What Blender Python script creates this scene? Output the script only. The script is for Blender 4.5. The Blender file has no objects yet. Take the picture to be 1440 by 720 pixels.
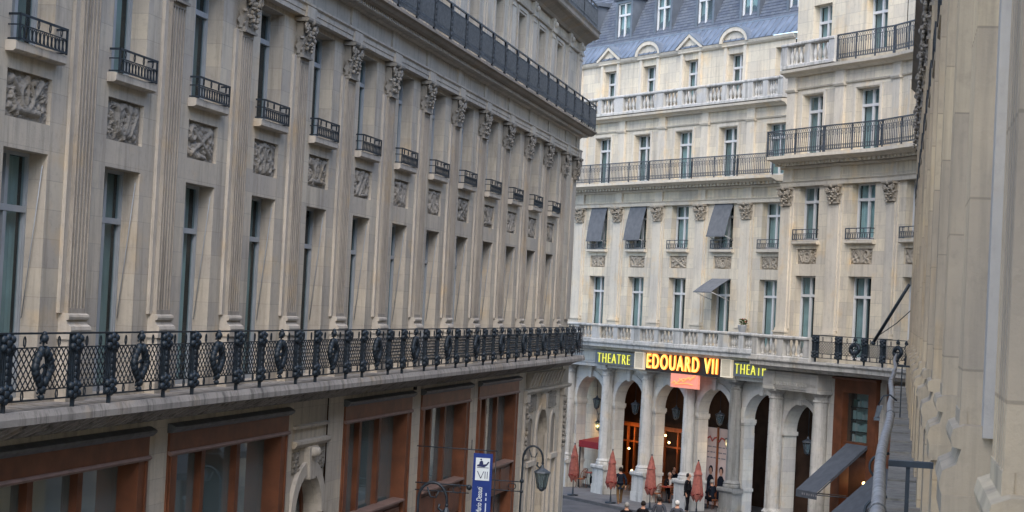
import bpy, bmesh, math, random
from mathutils import Vector, Matrix, noise
R = math.radians
rnd = random.Random(7)
scene = bpy.context.scene
COL = scene.collection
PI = math.pi

# ------------------------------------------------------------------ camera
EYE = 9.0
cam_d = bpy.data.cameras.new('camera'); cam = bpy.data.objects.new('camera', cam_d); COL.objects.link(cam)
rows = ((0.97748269, -0.04349362, 0.2064846), (0.20502563, -0.03573841, -0.97810391), (0.04992071, 0.99841428, -0.02601637))
cam.matrix_world = Matrix.Translation((0, 0, EYE)) @ Matrix(rows).to_4x4()
cam_d.sensor_width = 36; cam_d.lens = 36 * 2600 / 1440
cam_d.clip_start = 0.05; cam_d.clip_end = 3000
cam_d.dof.use_dof = True; cam_d.dof.focus_distance = 42; cam_d.dof.aperture_fstop = 16
scene.camera = cam
# ------------------------------------------------------------------ light
world = bpy.data.worlds.new('World'); scene.world = world; world.use_nodes = True
nt = world.node_tree; bg = nt.nodes['Background']; bg.inputs['Strength'].default_value = 0.15
sky = nt.nodes.new('ShaderNodeTexSky'); sky.sky_type = 'NISHITA'; sky.sun_disc = False
SUN_EL, SUN_AZ = R(48), R(172)          # azimuth clockwise from +Y: from behind the camera, a little left
sky.sun_elevation = SUN_EL; sky.sun_rotation = SUN_AZ
sky.air_density = 1.0; sky.dust_density = 1.5; sky.ozone_density = 1.0
nt.links.new(sky.outputs[0], bg.inputs['Color'])
sd = bpy.data.lights.new('sun', 'SUN'); sd.energy = 1.05; sd.angle = R(50); sd.color = (1, .90, .77)
so = bpy.data.objects.new('sun', sd); COL.objects.link(so)
sv = Vector((math.sin(SUN_AZ) * math.cos(SUN_EL), math.cos(SUN_AZ) * math.cos(SUN_EL), math.sin(SUN_EL)))
so.rotation_euler = sv.to_track_quat('Z', 'Y').to_euler()
vs = scene.view_settings; vs.view_transform = 'Standard'; vs.look = 'None'; vs.gamma = 1; vs.exposure = 1.55
try: vs.use_curve_mapping = False
except Exception: pass

# ------------------------------------------------------------------ materials
MATS = {}
def mat(name, col, rough=.7, metal=0, spec=.4, emit=None, es=1, var=0, vscale=3, bump=0, bscale=30, objvar=0):
    m = bpy.data.materials.new(name); m.use_nodes = True; n = m.node_tree; b = n.nodes['Principled BSDF']
    b.inputs['Roughness'].default_value = rough; b.inputs['Metallic'].default_value = metal
    b.inputs['Specular IOR Level'].default_value = spec
    b.inputs['Base Color'].default_value = (*col, 1)
    if emit:
        b.inputs['Emission Color'].default_value = (*emit, 1); b.inputs['Emission Strength'].default_value = es
    if var:
        t = n.nodes.new('ShaderNodeTexNoise'); t.inputs['Scale'].default_value = vscale; t.inputs['Detail'].default_value = 6
        g = n.nodes.new('ShaderNodeNewGeometry'); n.links.new(g.outputs['Position'], t.inputs['Vector'])
        mr = n.nodes.new('ShaderNodeMapRange'); mr.inputs[1].default_value = .3; mr.inputs[2].default_value = .7
        mr.inputs[3].default_value = 1 - var; mr.inputs[4].default_value = 1 + var
        mx = n.nodes.new('ShaderNodeVectorMath'); mx.operation = 'SCALE'; mx.inputs[0].default_value = col
        n.links.new(t.outputs['Fac'], mr.inputs[0]); n.links.new(mr.outputs[0], mx.inputs['Scale'])
        out = mx.outputs[0]
        if objvar:
            oi = n.nodes.new('ShaderNodeObjectInfo'); m2 = n.nodes.new('ShaderNodeMapRange'); m2.inputs[3].default_value = 1 - objvar; m2.inputs[4].default_value = 1 + objvar * .6
            v2 = n.nodes.new('ShaderNodeVectorMath'); v2.operation = 'SCALE'; n.links.new(oi.outputs['Random'], m2.inputs[0]); n.links.new(out, v2.inputs[0]); n.links.new(m2.outputs[0], v2.inputs['Scale']); out = v2.outputs[0]
        n.links.new(out, b.inputs['Base Color'])
    if bump:
        t2 = n.nodes.new('ShaderNodeTexNoise'); t2.inputs['Scale'].default_value = bscale; t2.inputs['Detail'].default_value = 4
        g2 = n.nodes.new('ShaderNodeNewGeometry'); n.links.new(g2.outputs['Position'], t2.inputs['Vector'])
        bp = n.nodes.new('ShaderNodeBump'); bp.inputs['Strength'].default_value = bump; bp.inputs['Distance'].default_value = .02
        n.links.new(t2.outputs['Fac'], bp.inputs['Height']); n.links.new(bp.outputs[0], b.inputs['Normal'])
    MATS[name] = m; return m

def stone(name, c1, c2, dirt, joints=True, bw=1.25, bh=.46, streak=.5, mort=.55, patch=.5):
    """weathered limestone: blocks of differing tone, grime blotches, vertical water streaks, fine joints"""
    m = bpy.data.materials.new(name); m.use_nodes = True; n = m.node_tree; N = n.nodes; L = n.links
    b = N['Principled BSDF']; b.inputs['Roughness'].default_value = .88; b.inputs['Specular IOR Level'].default_value = .2
    geo = N.new('ShaderNodeNewGeometry')
    def noise_(scale, detail=6, rough=.6, sx=1, sy=1, sz=1):
        mp = N.new('ShaderNodeMapping'); mp.inputs['Scale'].default_value = (sx, sy, sz)
        L.new(geo.outputs['Position'], mp.inputs['Vector'])
        t = N.new('ShaderNodeTexNoise'); t.inputs['Scale'].default_value = scale; t.inputs['Detail'].default_value = detail
        t.inputs['Roughness'].default_value = rough; L.new(mp.outputs[0], t.inputs['Vector']); return t.outputs['Fac']
    def rng(o, a, c, lo, hi):
        r = N.new('ShaderNodeMapRange'); L.new(o, r.inputs[0]); r.inputs[1].default_value = a; r.inputs[2].default_value = c
        r.inputs[3].default_value = lo; r.inputs[4].default_value = hi; return r.outputs[0]
    def mix(f, a, c, mode='MIX'):
        x = N.new('ShaderNodeMix'); x.data_type = 'RGBA'; x.blend_type = mode
        if isinstance(f, float): x.inputs[0].default_value = f
        else: L.new(f, x.inputs[0])
        for s, v in ((6, a), (7, c)):
            if isinstance(v, tuple): x.inputs[s].default_value = (*v, 1)
            else: L.new(v, x.inputs[s])
        return x.outputs[2]
    base = mix(rng(noise_(.55), .35, .65, 0, 1), c1, c2)
    if joints:
        tc = N.new('ShaderNodeTexCoord')
        br = N.new('ShaderNodeTexBrick'); br.inputs['Scale'].default_value = 1; br.inputs['Brick Width'].default_value = bw
        br.inputs['Row Height'].default_value = bh; br.inputs['Mortar Size'].default_value = .007; br.inputs['Mortar Smooth'].default_value = .4
        br.inputs['Color1'].default_value = (.80, .80, .82, 1); br.inputs['Color2'].default_value = (1.12, 1.10, 1.02, 1)
        br.inputs['Mortar'].default_value = (mort, mort, mort, 1); br.inputs['Bias'].default_value = 0
        L.new(tc.outputs['UV'], br.inputs['Vector'])
        base = mix(float(patch), base, mix(1., base, br.outputs['Color'], 'MULTIPLY'))
    yel = mix(rng(noise_(.9, 3), .58, .72, 0, .55), base, (c1[0] * 1.02, c1[1] * .86, c1[2] * .62))
    st = noise_(1.5, 5, .7, 3, 3, .22)
    d1 = mix(rng(st, .48, .75, 0, streak), yel, dirt)
    d2 = mix(rng(noise_(7, 8, .75), .52, .8, 0, .45), d1, dirt)
    ao = N.new('ShaderNodeAmbientOcclusion'); 
    N.remove(ao)
    L.new(d2, b.inputs['Base Color'])
    bp = N.new('ShaderNodeBump'); bp.inputs['Strength'].default_value = .35; bp.inputs['Distance'].default_value = .02
    L.new(noise_(22, 8, .7), bp.inputs['Height']); L.new(bp.outputs[0], b.inputs['Normal'])
    MATS[name] = m; return m

stone('stone_grey', (.56, .505, .425), (.44, .405, .355), (.20, .18, .155), mort=.6, patch=.62, streak=.7)
stone('stone_grey_plain', (.53, .48, .41), (.41, .38, .34), (.18, .165, .145), joints=False, streak=.65)
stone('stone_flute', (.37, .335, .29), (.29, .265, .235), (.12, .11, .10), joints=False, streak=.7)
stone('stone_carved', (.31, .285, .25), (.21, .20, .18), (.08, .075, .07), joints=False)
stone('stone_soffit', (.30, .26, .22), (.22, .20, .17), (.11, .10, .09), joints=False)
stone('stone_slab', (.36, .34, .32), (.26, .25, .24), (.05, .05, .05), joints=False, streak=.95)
stone('stone_cream', (.70, .63, .51), (.58, .54, .46), (.27, .24, .20), streak=.6, patch=.7)
stone('stone_cream_plain', (.68, .62, .51), (.57, .53, .46), (.27, .24, .20), joints=False, streak=.4)
stone('stone_pale', (.60, .585, .55), (.50, .50, .49), (.25, .25, .25), streak=.45, patch=.7)
stone('stone_pale_plain', (.57, .56, .53), (.46, .46, .45), (.10, .105, .09), joints=False, streak=.75)
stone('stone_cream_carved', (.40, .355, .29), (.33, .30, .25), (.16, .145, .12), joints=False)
stone('stone_near', (.62, .50, .30), (.47, .40, .28), (.27, .24, .19), streak=.6, bw=1.6, bh=.72, mort=.5, patch=.8)
stone('stone_near_plain', (.46, .39, .29), (.33, .29, .235), (.15, .14, .12), bw=1.9, bh=.8, mort=.5, patch=.7, streak=.7)
stone('stone_backing', (.42, .405, .385), (.33, .32, .31), (.2, .2, .2), joints=False, streak=.4)  # greyer stone: sky light on the backing's camera-facing edges put into colour
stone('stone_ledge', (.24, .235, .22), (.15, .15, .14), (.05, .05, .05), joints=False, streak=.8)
mat('iron', (.012, .021, .032), .5, .0, .4, var=.35, vscale=9)
mat('iron_worn', (.06, .075, .095), .5, .2, .5, var=.4, vscale=12)
mat('wood', (.135, .048, .022), .45, 0, .4, var=.3, vscale=2.5, bump=.1)
mat('wood_light', (.20, .13, .11), .5, 0, .4, var=.2)
mat('lead', (.10, .11, .12), .5, .3, .5, var=.3, vscale=6)
mat('window_paint', (.34, .37, .40), .5, 0, .4, var=.1)
mat('window_white', (.58, .59, .60), .5, 0, .4, var=.06)
mat('curtain', (.36, .43, .43), .9, 0, .1, var=.25, vscale=1.2, objvar=.5)
mat('curtain_light', (.48, .58, .59), .9, 0, .1, var=.2, vscale=1.5, objvar=.4)
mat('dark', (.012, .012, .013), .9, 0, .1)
mat('interior', (.05, .028, .018), .8, 0, .2, var=.4, vscale=1.4)
stone('slate', (.125, .148, .195), (.095, .115, .155), (.17, .18, .19), bw=.28, bh=.15, mort=.45, patch=1., streak=.35)
mat('zinc', (.18, .215, .27), .4, .3, .5, var=.2, vscale=2)
mat('zinc_dark', (.12, .14, .17), .45, .3, .5, var=.2, vscale=2)
mat('asphalt', (.10, .10, .105), .8, 0, .3, var=.2, vscale=1.2, bump=.4, bscale=60)
mat('pavement', (.15, .15, .155), .8, 0, .3, var=.18, vscale=1.5, bump=.2)
mat('kerb', (.09, .09, .095), .7, 0, .3, var=.2)
mat('parasol_red', (.31, .11, .09), .85, 0, .1, var=.25, vscale=8)
mat('parasol_trim', (.22, .035, .03), .85, 0, .1)
mat('red_cloth', (.24, .025, .032), .8, 0, .2, var=.15)
mat('awning_grey', (.14, .15, .165), .85, 0, .2, var=.15, vscale=5)
mat('awning_slate', (.075, .088, .11), .85, 0, .2, var=.12, vscale=4)
mat('rattan', (.20, .07, .03), .6, 0, .3, var=.4, vscale=30)
mat('table_top', (.30, .05, .035), .4, 0, .5)
mat('skin', (.48, .27, .19), .6, 0, .3)
mat('navy_cloth', (.012, .016, .026), .85, 0, .1, var=.2, vscale=20)
mat('black_cloth', (.010, .010, .013), .85, 0, .1)
mat('tan_cloth', (.15, .09, .045), .85, 0, .1)
mat('grey_cloth', (.06, .065, .08), .85, 0, .1)
mat('white_cloth', (.6, .6, .6), .85, 0, .1)
mat('leather', (.02, .015, .012), .5, 0, .4)
mat('hair_dark', (.015, .01, .008), .7, 0, .3)
mat('hair_grey', (.30, .29, .28), .7, 0, .3)
mat('hair_white', (.70, .69, .67), .7, 0, .3)
mat('blue_sign', (.012, .035, .19), .6, 0, .3, var=.1)
mat('white_sign', (.62, .70, .76), .6, 0, .3)
mat('navy_print', (.02, .03, .10), .6, 0, .3)
mat('pale_print', (.50, .58, .72), .6, 0, .3)
mat('sign_board', (.022, .02, .02), .6, 0, .3)
mat('neon_yellow', (.5, .45, .1), .4, 0, .3, emit=(.66, .66, .05), es=.42)
mat('neon_orange', (.5, .2, .05), .4, 0, .3, emit=(1, .20, .03), es=.6)
mat('neon_gold', (.5, .4, .1), .4, 0, .3, emit=(1, .62, .12), es=.65)
mat('lit_panel', (.6, .55, .45), .5, 0, .3, emit=(.95, .80, .56), es=.12)
mat('lit_pink', (.55, .25, .20), .5, 0, .3, emit=(.90, .26, .16), es=.22)
mat('lit_scribble', (.6, .1, .05), .5, 0, .3, emit=(1, .18, .06), es=.9)
mat('bulb', (1, .6, .2), .5, 0, .3, emit=(1, .62, .22), es=4.5)
mat('bulb_soft', (1, .6, .2), .5, 0, .3, emit=(1, .55, .2), es=5)
mat('poster_paper', (.62, .50, .46), .7, 0, .2, var=.1, vscale=2)
mat('poster_red', (.55, .12, .10), .7, 0, .2)
mat('poster_ink', (.20, .20, .22), .7, 0, .2)
mat('pipe', (.22, .22, .22), .6, .1, .3, var=.35, vscale=14, bump=.4, bscale=25)
mat('flower_leaf', (.06, .10, .03), .8, 0, .2, var=.3)
mat('flower_red', (.35, .10, .06), .8, 0, .2)
mat('pot_white', (.65, .66, .68), .6, 0, .3)
mat('print_faint', (.45, .40, .32), .6, 0, .3, emit=(.9, .78, .55), es=.07)
mat('bottle', (.05, .12, .10), .2, 0, .5)
mat('carton', (.45, .55, .55), .7, 0, .2)
mat('amber_wood', (.24, .07, .02), .5, 0, .4, var=.4, vscale=2)
def glassmat(name, tint, trans=.6, rough=.03, ior=1.6):
    m = bpy.data.materials.new(name); m.use_nodes = True; n = m.node_tree; N = n.nodes; L = n.links
    b = N['Principled BSDF']; b.inputs['Base Color'].default_value = (*tint, 1); b.inputs['Roughness'].default_value = rough
    b.inputs['Specular IOR Level'].default_value = 1.0; b.inputs['IOR'].default_value = 1.6
    t = N.new('ShaderNodeBsdfTransparent'); t.inputs['Color'].default_value = (.72, .86, .88, 1)
    mx = N.new('ShaderNodeMixShader'); mx.inputs[0].default_value = trans
    L.new(b.outputs[0], mx.inputs[1]); L.new(t.outputs[0], mx.inputs[2]); L.new(mx.outputs[0], N['Material Output'].inputs['Surface'])
    b.inputs['IOR'].default_value = ior; MATS[name] = m
glassmat('glass', (.08, .105, .11), .7)
glassmat('shop_glass', (.15, .22, .235), .2, .03, 2.3)  # pale teal base paints in part of the reflection of the facade opposite
glassmat('lamp_glass', (.10, .14, .17), .5, .1)

# ------------------------------------------------------------------ mesh builder
class Fr:
    """plan frame: u runs along the wall, w points out of it"""
    def __init__(s, ox, oy, th): s.ox, s.oy, s.th = ox, oy, th; s.c, s.s = math.cos(th), math.sin(th)
    def w(s, u, w, z): return (s.ox + u * s.c + w * s.s, s.oy + u * s.s - w * s.c, z)
ID = Fr(0, 0, 0)
class MB:
    def __init__(s, fr=ID): s.fr = fr; s.v = []; s.l = []; s.f = []; s.m = []; s.mi = 0; s.sm = set()
    def P(s, u, w, z):
        s.v.append(s.fr.w(u, w, z)); s.l.append((u, w, z)); return len(s.v) - 1
    def F(s, *ix): s.f.append(ix); s.m.append(s.mi)
    def quad(s, *pts): s.F(*[s.P(*p) for p in pts])
    def box(s, u0, u1, w0, w1, z0, z1):
        a = [s.P(u, w, z) for z in (z0, z1) for w in (w0, w1) for u in (u0, u1)]
        for q in ((0, 1, 3, 2), (4, 6, 7, 5), (0, 4, 5, 1), (2, 3, 7, 6), (0, 2, 6, 4), (1, 5, 7, 3)): s.F(*[a[i] for i in q])
    def prof(s, u0, u1, pr, close=True):
        """profile [(w,z)...] swept along u"""
        a = [s.P(u0, w, z) for w, z in pr]; b = [s.P(u1, w, z) for w, z in pr]; n = len(pr)
        for i in range(n if close else n - 1): j = (i + 1) % n; s.F(a[i], a[j], b[j], b[i])
        if close: s.F(*a[::-1]); s.F(*b)
    def poly(s, pts, w0, w1):
        """polygon [(u,z)] extruded from w0 to w1"""
        a = [s.P(u, w0, z) for u, z in pts]; b = [s.P(u, w1, z) for u, z in pts]; n = len(pts)
        s.F(*a); s.F(*b[::-1])
        for i in range(n): j = (i + 1) % n; s.F(a[i], b[i], b[j], a[j])
    def lathe(s, u, w, z0, pr, n=12, a0=0, a1=2 * PI, smooth=True):
        full = abs(a1 - a0 - 2 * PI) < 1e-6; k = n if full else n + 1; rings = []
        for r, z in pr:
            rings.append([s.P(u + r * math.cos(a0 + (a1 - a0) * i / n), w + r * math.sin(a0 + (a1 - a0) * i / n), z0 + z) for i in range(k)])
        for a, b in zip(rings, rings[1:]):
            for i in range(n):
                j = (i + 1) % k; s.F(a[i], a[j], b[j], b[i])
                if smooth: s.sm.add(len(s.f) - 1)
        if full and pr[0][0] > 1e-4: s.F(*rings[0][::-1])
        if full and pr[-1][0] > 1e-4: s.F(*rings[-1])
    def tube(s, pts, r, n=5, close=False, r1=None):
        pts = [Vector(p) for p in pts]; m = len(pts); rings = []
        for i, p in enumerate(pts):
            if close: d = pts[(i + 1) % m] - pts[i - 1]
            else: d = pts[min(i + 1, m - 1)] - pts[max(i - 1, 0)]
            if d.length < 1e-9: d = Vector((0, 0, 1))
            d.normalize(); a = d.orthogonal() if abs(d.y) > .95 else d.cross(Vector((0, 1, 0))); a.normalize(); b = d.cross(a)
            rr = r if r1 is None else r + (r1 - r) * i / (m - 1)
            rings.append([s.P(*(p + a * rr * math.cos(2 * PI * k / n) + b * rr * math.sin(2 * PI * k / n))) for k in range(n)])
        for i in range(m if close else m - 1):
            A, B = rings[i], rings[(i + 1) % m]
            for k in range(n): s.F(A[k], A[(k + 1) % n], B[(k + 1) % n], B[k]); s.sm.add(len(s.f) - 1)
        if not close: s.F(*rings[0][::-1]); s.F(*rings[-1])
    def ball(s, u, w, z, r, n=8, sz=1):
        s.lathe(u, w, z, [(max(1e-5, r * math.sin(PI * i / n)), -r * sz * math.cos(PI * i / n)) for i in range(n + 1)], n)
    def build(s, name, m, parent=None, off=(0, 0, 0), keep=False):
        me = bpy.data.meshes.new(name)
        me.from_pydata([(x - off[0], y - off[1], z - off[2]) for x, y, z in s.v], [], s.f)
        for mm in (m if isinstance(m, (list, tuple)) else [m]): me.materials.append(MATS[mm])
        uv = me.uv_layers.new(name='UVMap'); d = uv.data; li = 0
        for fi, f in enumerate(s.f):
            a, b, c = (Vector(s.l[f[k]]) for k in (0, 1, 2)); nn = (b - a).cross(c - b)
            ax = max(range(3), key=lambda k: abs(nn[k]))
            for ix in f:
                u, w, z = s.l[ix]; d[li].uv = (w, z) if ax == 0 else ((u, z) if ax == 1 else (u, w)); li += 1
            p = me.polygons[fi]; p.material_index = s.m[fi]
            if fi in s.sm: p.use_smooth = True
        me.update()
        if not keep:
            bm = bmesh.new(); bm.from_mesh(me); bmesh.ops.recalc_face_normals(bm, faces=bm.faces); bm.to_mesh(me); bm.free()
        o = bpy.data.objects.new(name, me); COL.objects.link(o)
        if parent: o.parent = parent
        return o
    # -- walls
    def wall(s, u0, u1, z0, z1, ops, w=0, depth=.37):
        us = sorted({u0, u1} | {v for o in ops for v in o[:2] if u0 < v < u1}); zs = sorted({z0, z1} | {v for o in ops for v in o[2:4] if z0 < v < z1})
        for i in range(len(us) - 1):
            for j in range(len(zs) - 1):
                cu, cz = (us[i] + us[i + 1]) / 2, (zs[j] + zs[j + 1]) / 2
                if any(o[0] < cu < o[1] and o[2] < cz < o[3] for o in ops): continue
                s.quad((us[i], w, zs[j]), (us[i + 1], w, zs[j]), (us[i + 1], w, zs[j + 1]), (us[i], w, zs[j + 1]))
        for o in ops:
            a, b, c, d = o[:4]; dd = o[4] if len(o) > 4 else depth; x = w - dd
            s.quad((a, w, c), (a, x, c), (a, x, d), (a, w, d)); s.quad((b, w, c), (b, w, d), (b, x, d), (b, x, c))
            s.quad((a, w, d), (a, x, d), (b, x, d), (b, w, d)); s.quad((a, w, c), (b, w, c), (b, x, c), (a, x, c))
    def arch(s, u0, u1, z0, z1, uc, r, zs, w=0, depth=.9, n=16, rz=None):
        """wall panel with an arched opening reaching down to z0"""
        rz = rz or r; x = w - depth
        arc = [(uc - r * math.cos(PI * i / n), zs + rz * math.sin(PI * i / n)) for i in range(n + 1)]
        s.quad((u0, w, z0), (uc - r, w, z0), (uc - r, w, zs), (u0, w, zs)); s.quad((uc + r, w, z0), (u1, w, z0), (u1, w, zs), (uc + r, w, zs))
        s.quad((u0, w, zs), (uc - r, w, zs), (uc - r, w, z1), (u0, w, z1)); s.quad((uc + r, w, zs), (u1, w, zs), (u1, w, z1), (uc + r, w, z1))
        for (a, za), (b, zb) in zip(arc, arc[1:]):
            s.quad((a, w, za), (b, w, zb), (b, w, z1), (a, w, z1)); s.quad((a, w, za), (a, x, za), (b, x, zb), (b, w, zb))
        for uu in (uc - r, uc + r): s.quad((uu, w, z0), (uu, x, z0), (uu, x, zs), (uu, w, zs))
    def archring(s, uc, zs, r0, r1, w0, w1, n=16):
        for i in range(n):
            a, b = PI * i / n, PI * (i + 1) / n
            p = [(uc - r * math.cos(t), zs + r * math.sin(t)) for r, t in ((r0, a), (r1, a), (r1, b), (r0, b))]
            A = [s.P(u, w0, z) for u, z in p]; B = [s.P(u, w1, z) for u, z in p]
            s.F(*B); s.F(A[1], A[2], B[2], B[1]); s.F(A[0], B[0], B[3], A[3])
            if i == 0: s.F(A[0], A[1], B[1], B[0])
            if i == n - 1: s.F(A[2], A[3], B[3], B[2])

def empty(name, loc=(0, 0, 0), rz=0, parent=None):
    o = bpy.data.objects.new(name, None); COL.objects.link(o); o.location = loc; o.rotation_euler = (0, 0, rz); o.empty_display_size = .3
    if parent: o.parent = parent
    return o
def tag(o, label=None, cat=None, group=None, kind=None):
    if label: o['label'] = label
    if cat: o['category'] = cat
    if group: o['group'] = group
    if kind: o['kind'] = kind
    return o
def clone(o, parent=None):
    c = o.copy(); COL.objects.link(c); c.parent = parent
    for ch in o.children: clone(ch, c)
    return c
class Proto:
    """first placement uses the prototype itself, later ones copy it with its children"""
    ALL = []
    def __init__(s, o): s.o = o; s.used = False; Proto.ALL.append(s)
    def put(s, root, fr, u, w, z):
        if s.used: c = clone(s.o, root)
        else: c = s.o; c.parent = root; s.used = True
        p = Vector(fr.w(u, w, z)); c.location = p - Vector(root.location); c.rotation_euler = (0, 0, fr.th); return c

# ------------------------------------------------------------------ shared building parts
def casement(wd, ht, transom, frame='window_paint', curt='curtain', mode=0):
    """window local frame: u centred, w=0 at the glass plane, z=0 at the foot"""
    m = MB(); t = .055; h = wd / 2
    m.box(-h, -h + t, -.04, .05, 0, ht); m.box(h - t, h, -.04, .05, 0, ht); m.box(-h + t, h - t, -.04, .05, ht - t, ht); m.box(-h + t, h - t, -.04, .05, 0, .09)
    m.box(-h + t, h - t, -.04, .07, transom - .05, transom + .05)
    m.box(-.05, .05, -.03, .06, .09, transom - .05); m.box(-.05, .05, -.03, .06, transom + .05, ht - t)
    for a in (-1, 1):
        m.box(a * (h - t) - (.04 if a > 0 else 0), a * (h - t) + (.04 if a < 0 else 0), -.02, .04, .09, transom - .05)
    f = m.build('window', frame)
    g = MB(); g.quad((-h + t, 0, .05), (h - t, 0, .05), (h - t, 0, ht - t), (-h + t, 0, ht - t)); g.build('pane', 'glass', f)
    c = MB(); 
    spans = {0: [(-h + .02, h - .02)], 1: [(-h + .02, -.12), (.12, h - .02)], 2: [(-h + .02, -.02)], 3: []}[mode]
    for a, b in spans:
        n = max(4, int((b - a) / .035)); pts = [(a + (b - a) * i / n, -.13 + .022 * math.sin(i * 1.9) + .01 * math.sin(i * .7)) for i in range(n + 1)]
        for (p, q), (p2, q2) in zip(pts, pts[1:]): c.quad((p, q, .03), (p2, q2, .03), (p2, q2, ht - .05), (p, q, ht - .05)); c.sm.add(len(c.f) - 1)
    if spans: c.build('curtain', curt, f)
    return Proto(f)

def leaf(m, u, w, z, ang, ht, wd, curl):
    """acanthus leaf: stands on (u,w,z), leans out along ang, tip curls over"""
    ca, sa = math.cos(ang), math.sin(ang); rows_ = []; n = 6
    for i in range(n + 1):
        t = i / n; out = curl * (t ** 2.2) ; zz = z + ht * (t if t < .8 else .8 + (t - .8) * -.6); ww = wd * (math.sin(PI * (.18 + .72 * t)) * (1 + .25 * math.cos(i * PI)))
        cu, cw = u + ca * out, w + sa * out
        rows_.append([(cu - sa * ww * k + ca * (.02 * (1 - abs(k) * 1.6)), cw + ca * ww * k + sa * (.02 * (1 - abs(k) * 1.6)), zz) for k in (-.5, -.25, 0, .25, .5)])
    ix = [[m.P(*p) for p in r] for r in rows_]
    ib = [[m.P(p[0] - ca * .03, p[1] - sa * .03, p[2] - .01) for p in r] for r in rows_]
    for i in range(n):
        for k in range(4):
            m.F(ix[i][k], ix[i][k + 1], ix[i + 1][k + 1], ix[i + 1][k]); m.F(ib[i][k + 1], ib[i][k], ib[i + 1][k], ib[i + 1][k + 1])
        m.F(ix[i][0], ix[i + 1][0], ib[i + 1][0], ib[i][0]); m.F(ix[i][4], ib[i][4], ib[i + 1][4], ix[i + 1][4])
    m.F(*[ix[n][k] for k in range(5)], *[ib[n][k] for k in range(4, -1, -1)])
def capital(wd=.62, ht=.87, material='stone_carved'):
    """pilaster capital: acanthus rows, corner scrolls, mask and hanging drop; local w=0 on the shaft front"""
    m = MB(); h = wd / 2
    m.box(-h, h, -.16, .04, 0, ht - .1)
    m.box(-h - .02, h + .02, -.16, .08, 0, .05)
    m.prof(-h - .10, h + .10, [(-.16, ht - .09), (.16, ht - .09), (.19, ht - .05), (.19, ht), (-.16, ht)])
    for k in (-.36, 0, .36): leaf(m, k * wd, .03, .05, PI / 2, ht * .40, .24, .11)
    for k in (-.2, .2): leaf(m, k * wd, .03, .18, PI / 2, ht * .50, .24, .15)
    for sgn in (-1, 1):
        leaf(m, sgn * h, -.02, .08, PI / 2 - sgn * PI / 4 - (0 if sgn > 0 else 0), ht * .55, .2, .12)
        pts = []
        for i in range(20):
            a = -PI / 2 + i * .52; r = .115 * (1 - i / 24)
            pts.append((sgn * (h + .02 - .0 - r * math.cos(a) * 1.0), .12, ht - .20 + r * math.sin(a)))
        m.tube(pts, .032, 5)
        m.tube([(sgn * .06, .06, ht * .45), (sgn * .14, .10, ht * .66), (sgn * .25, .14, ht - .14)], .03, 5)
    m.ball(0, .14, ht - .06, .085, 7)
    for k in range(7):
        a = rnd.uniform(-.12, .12); m.ball(a, .12 + rnd.uniform(-.02, .03), ht - .20 - k * .085, .062 - k * .004, 6)
    for k in range(12):
        m.ball(rnd.uniform(-h, h), .07 + rnd.uniform(0, .05), rnd.uniform(.15, ht - .2), rnd.uniform(.03, .06), 5)
    return Proto(m.build('capital', material))

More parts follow.
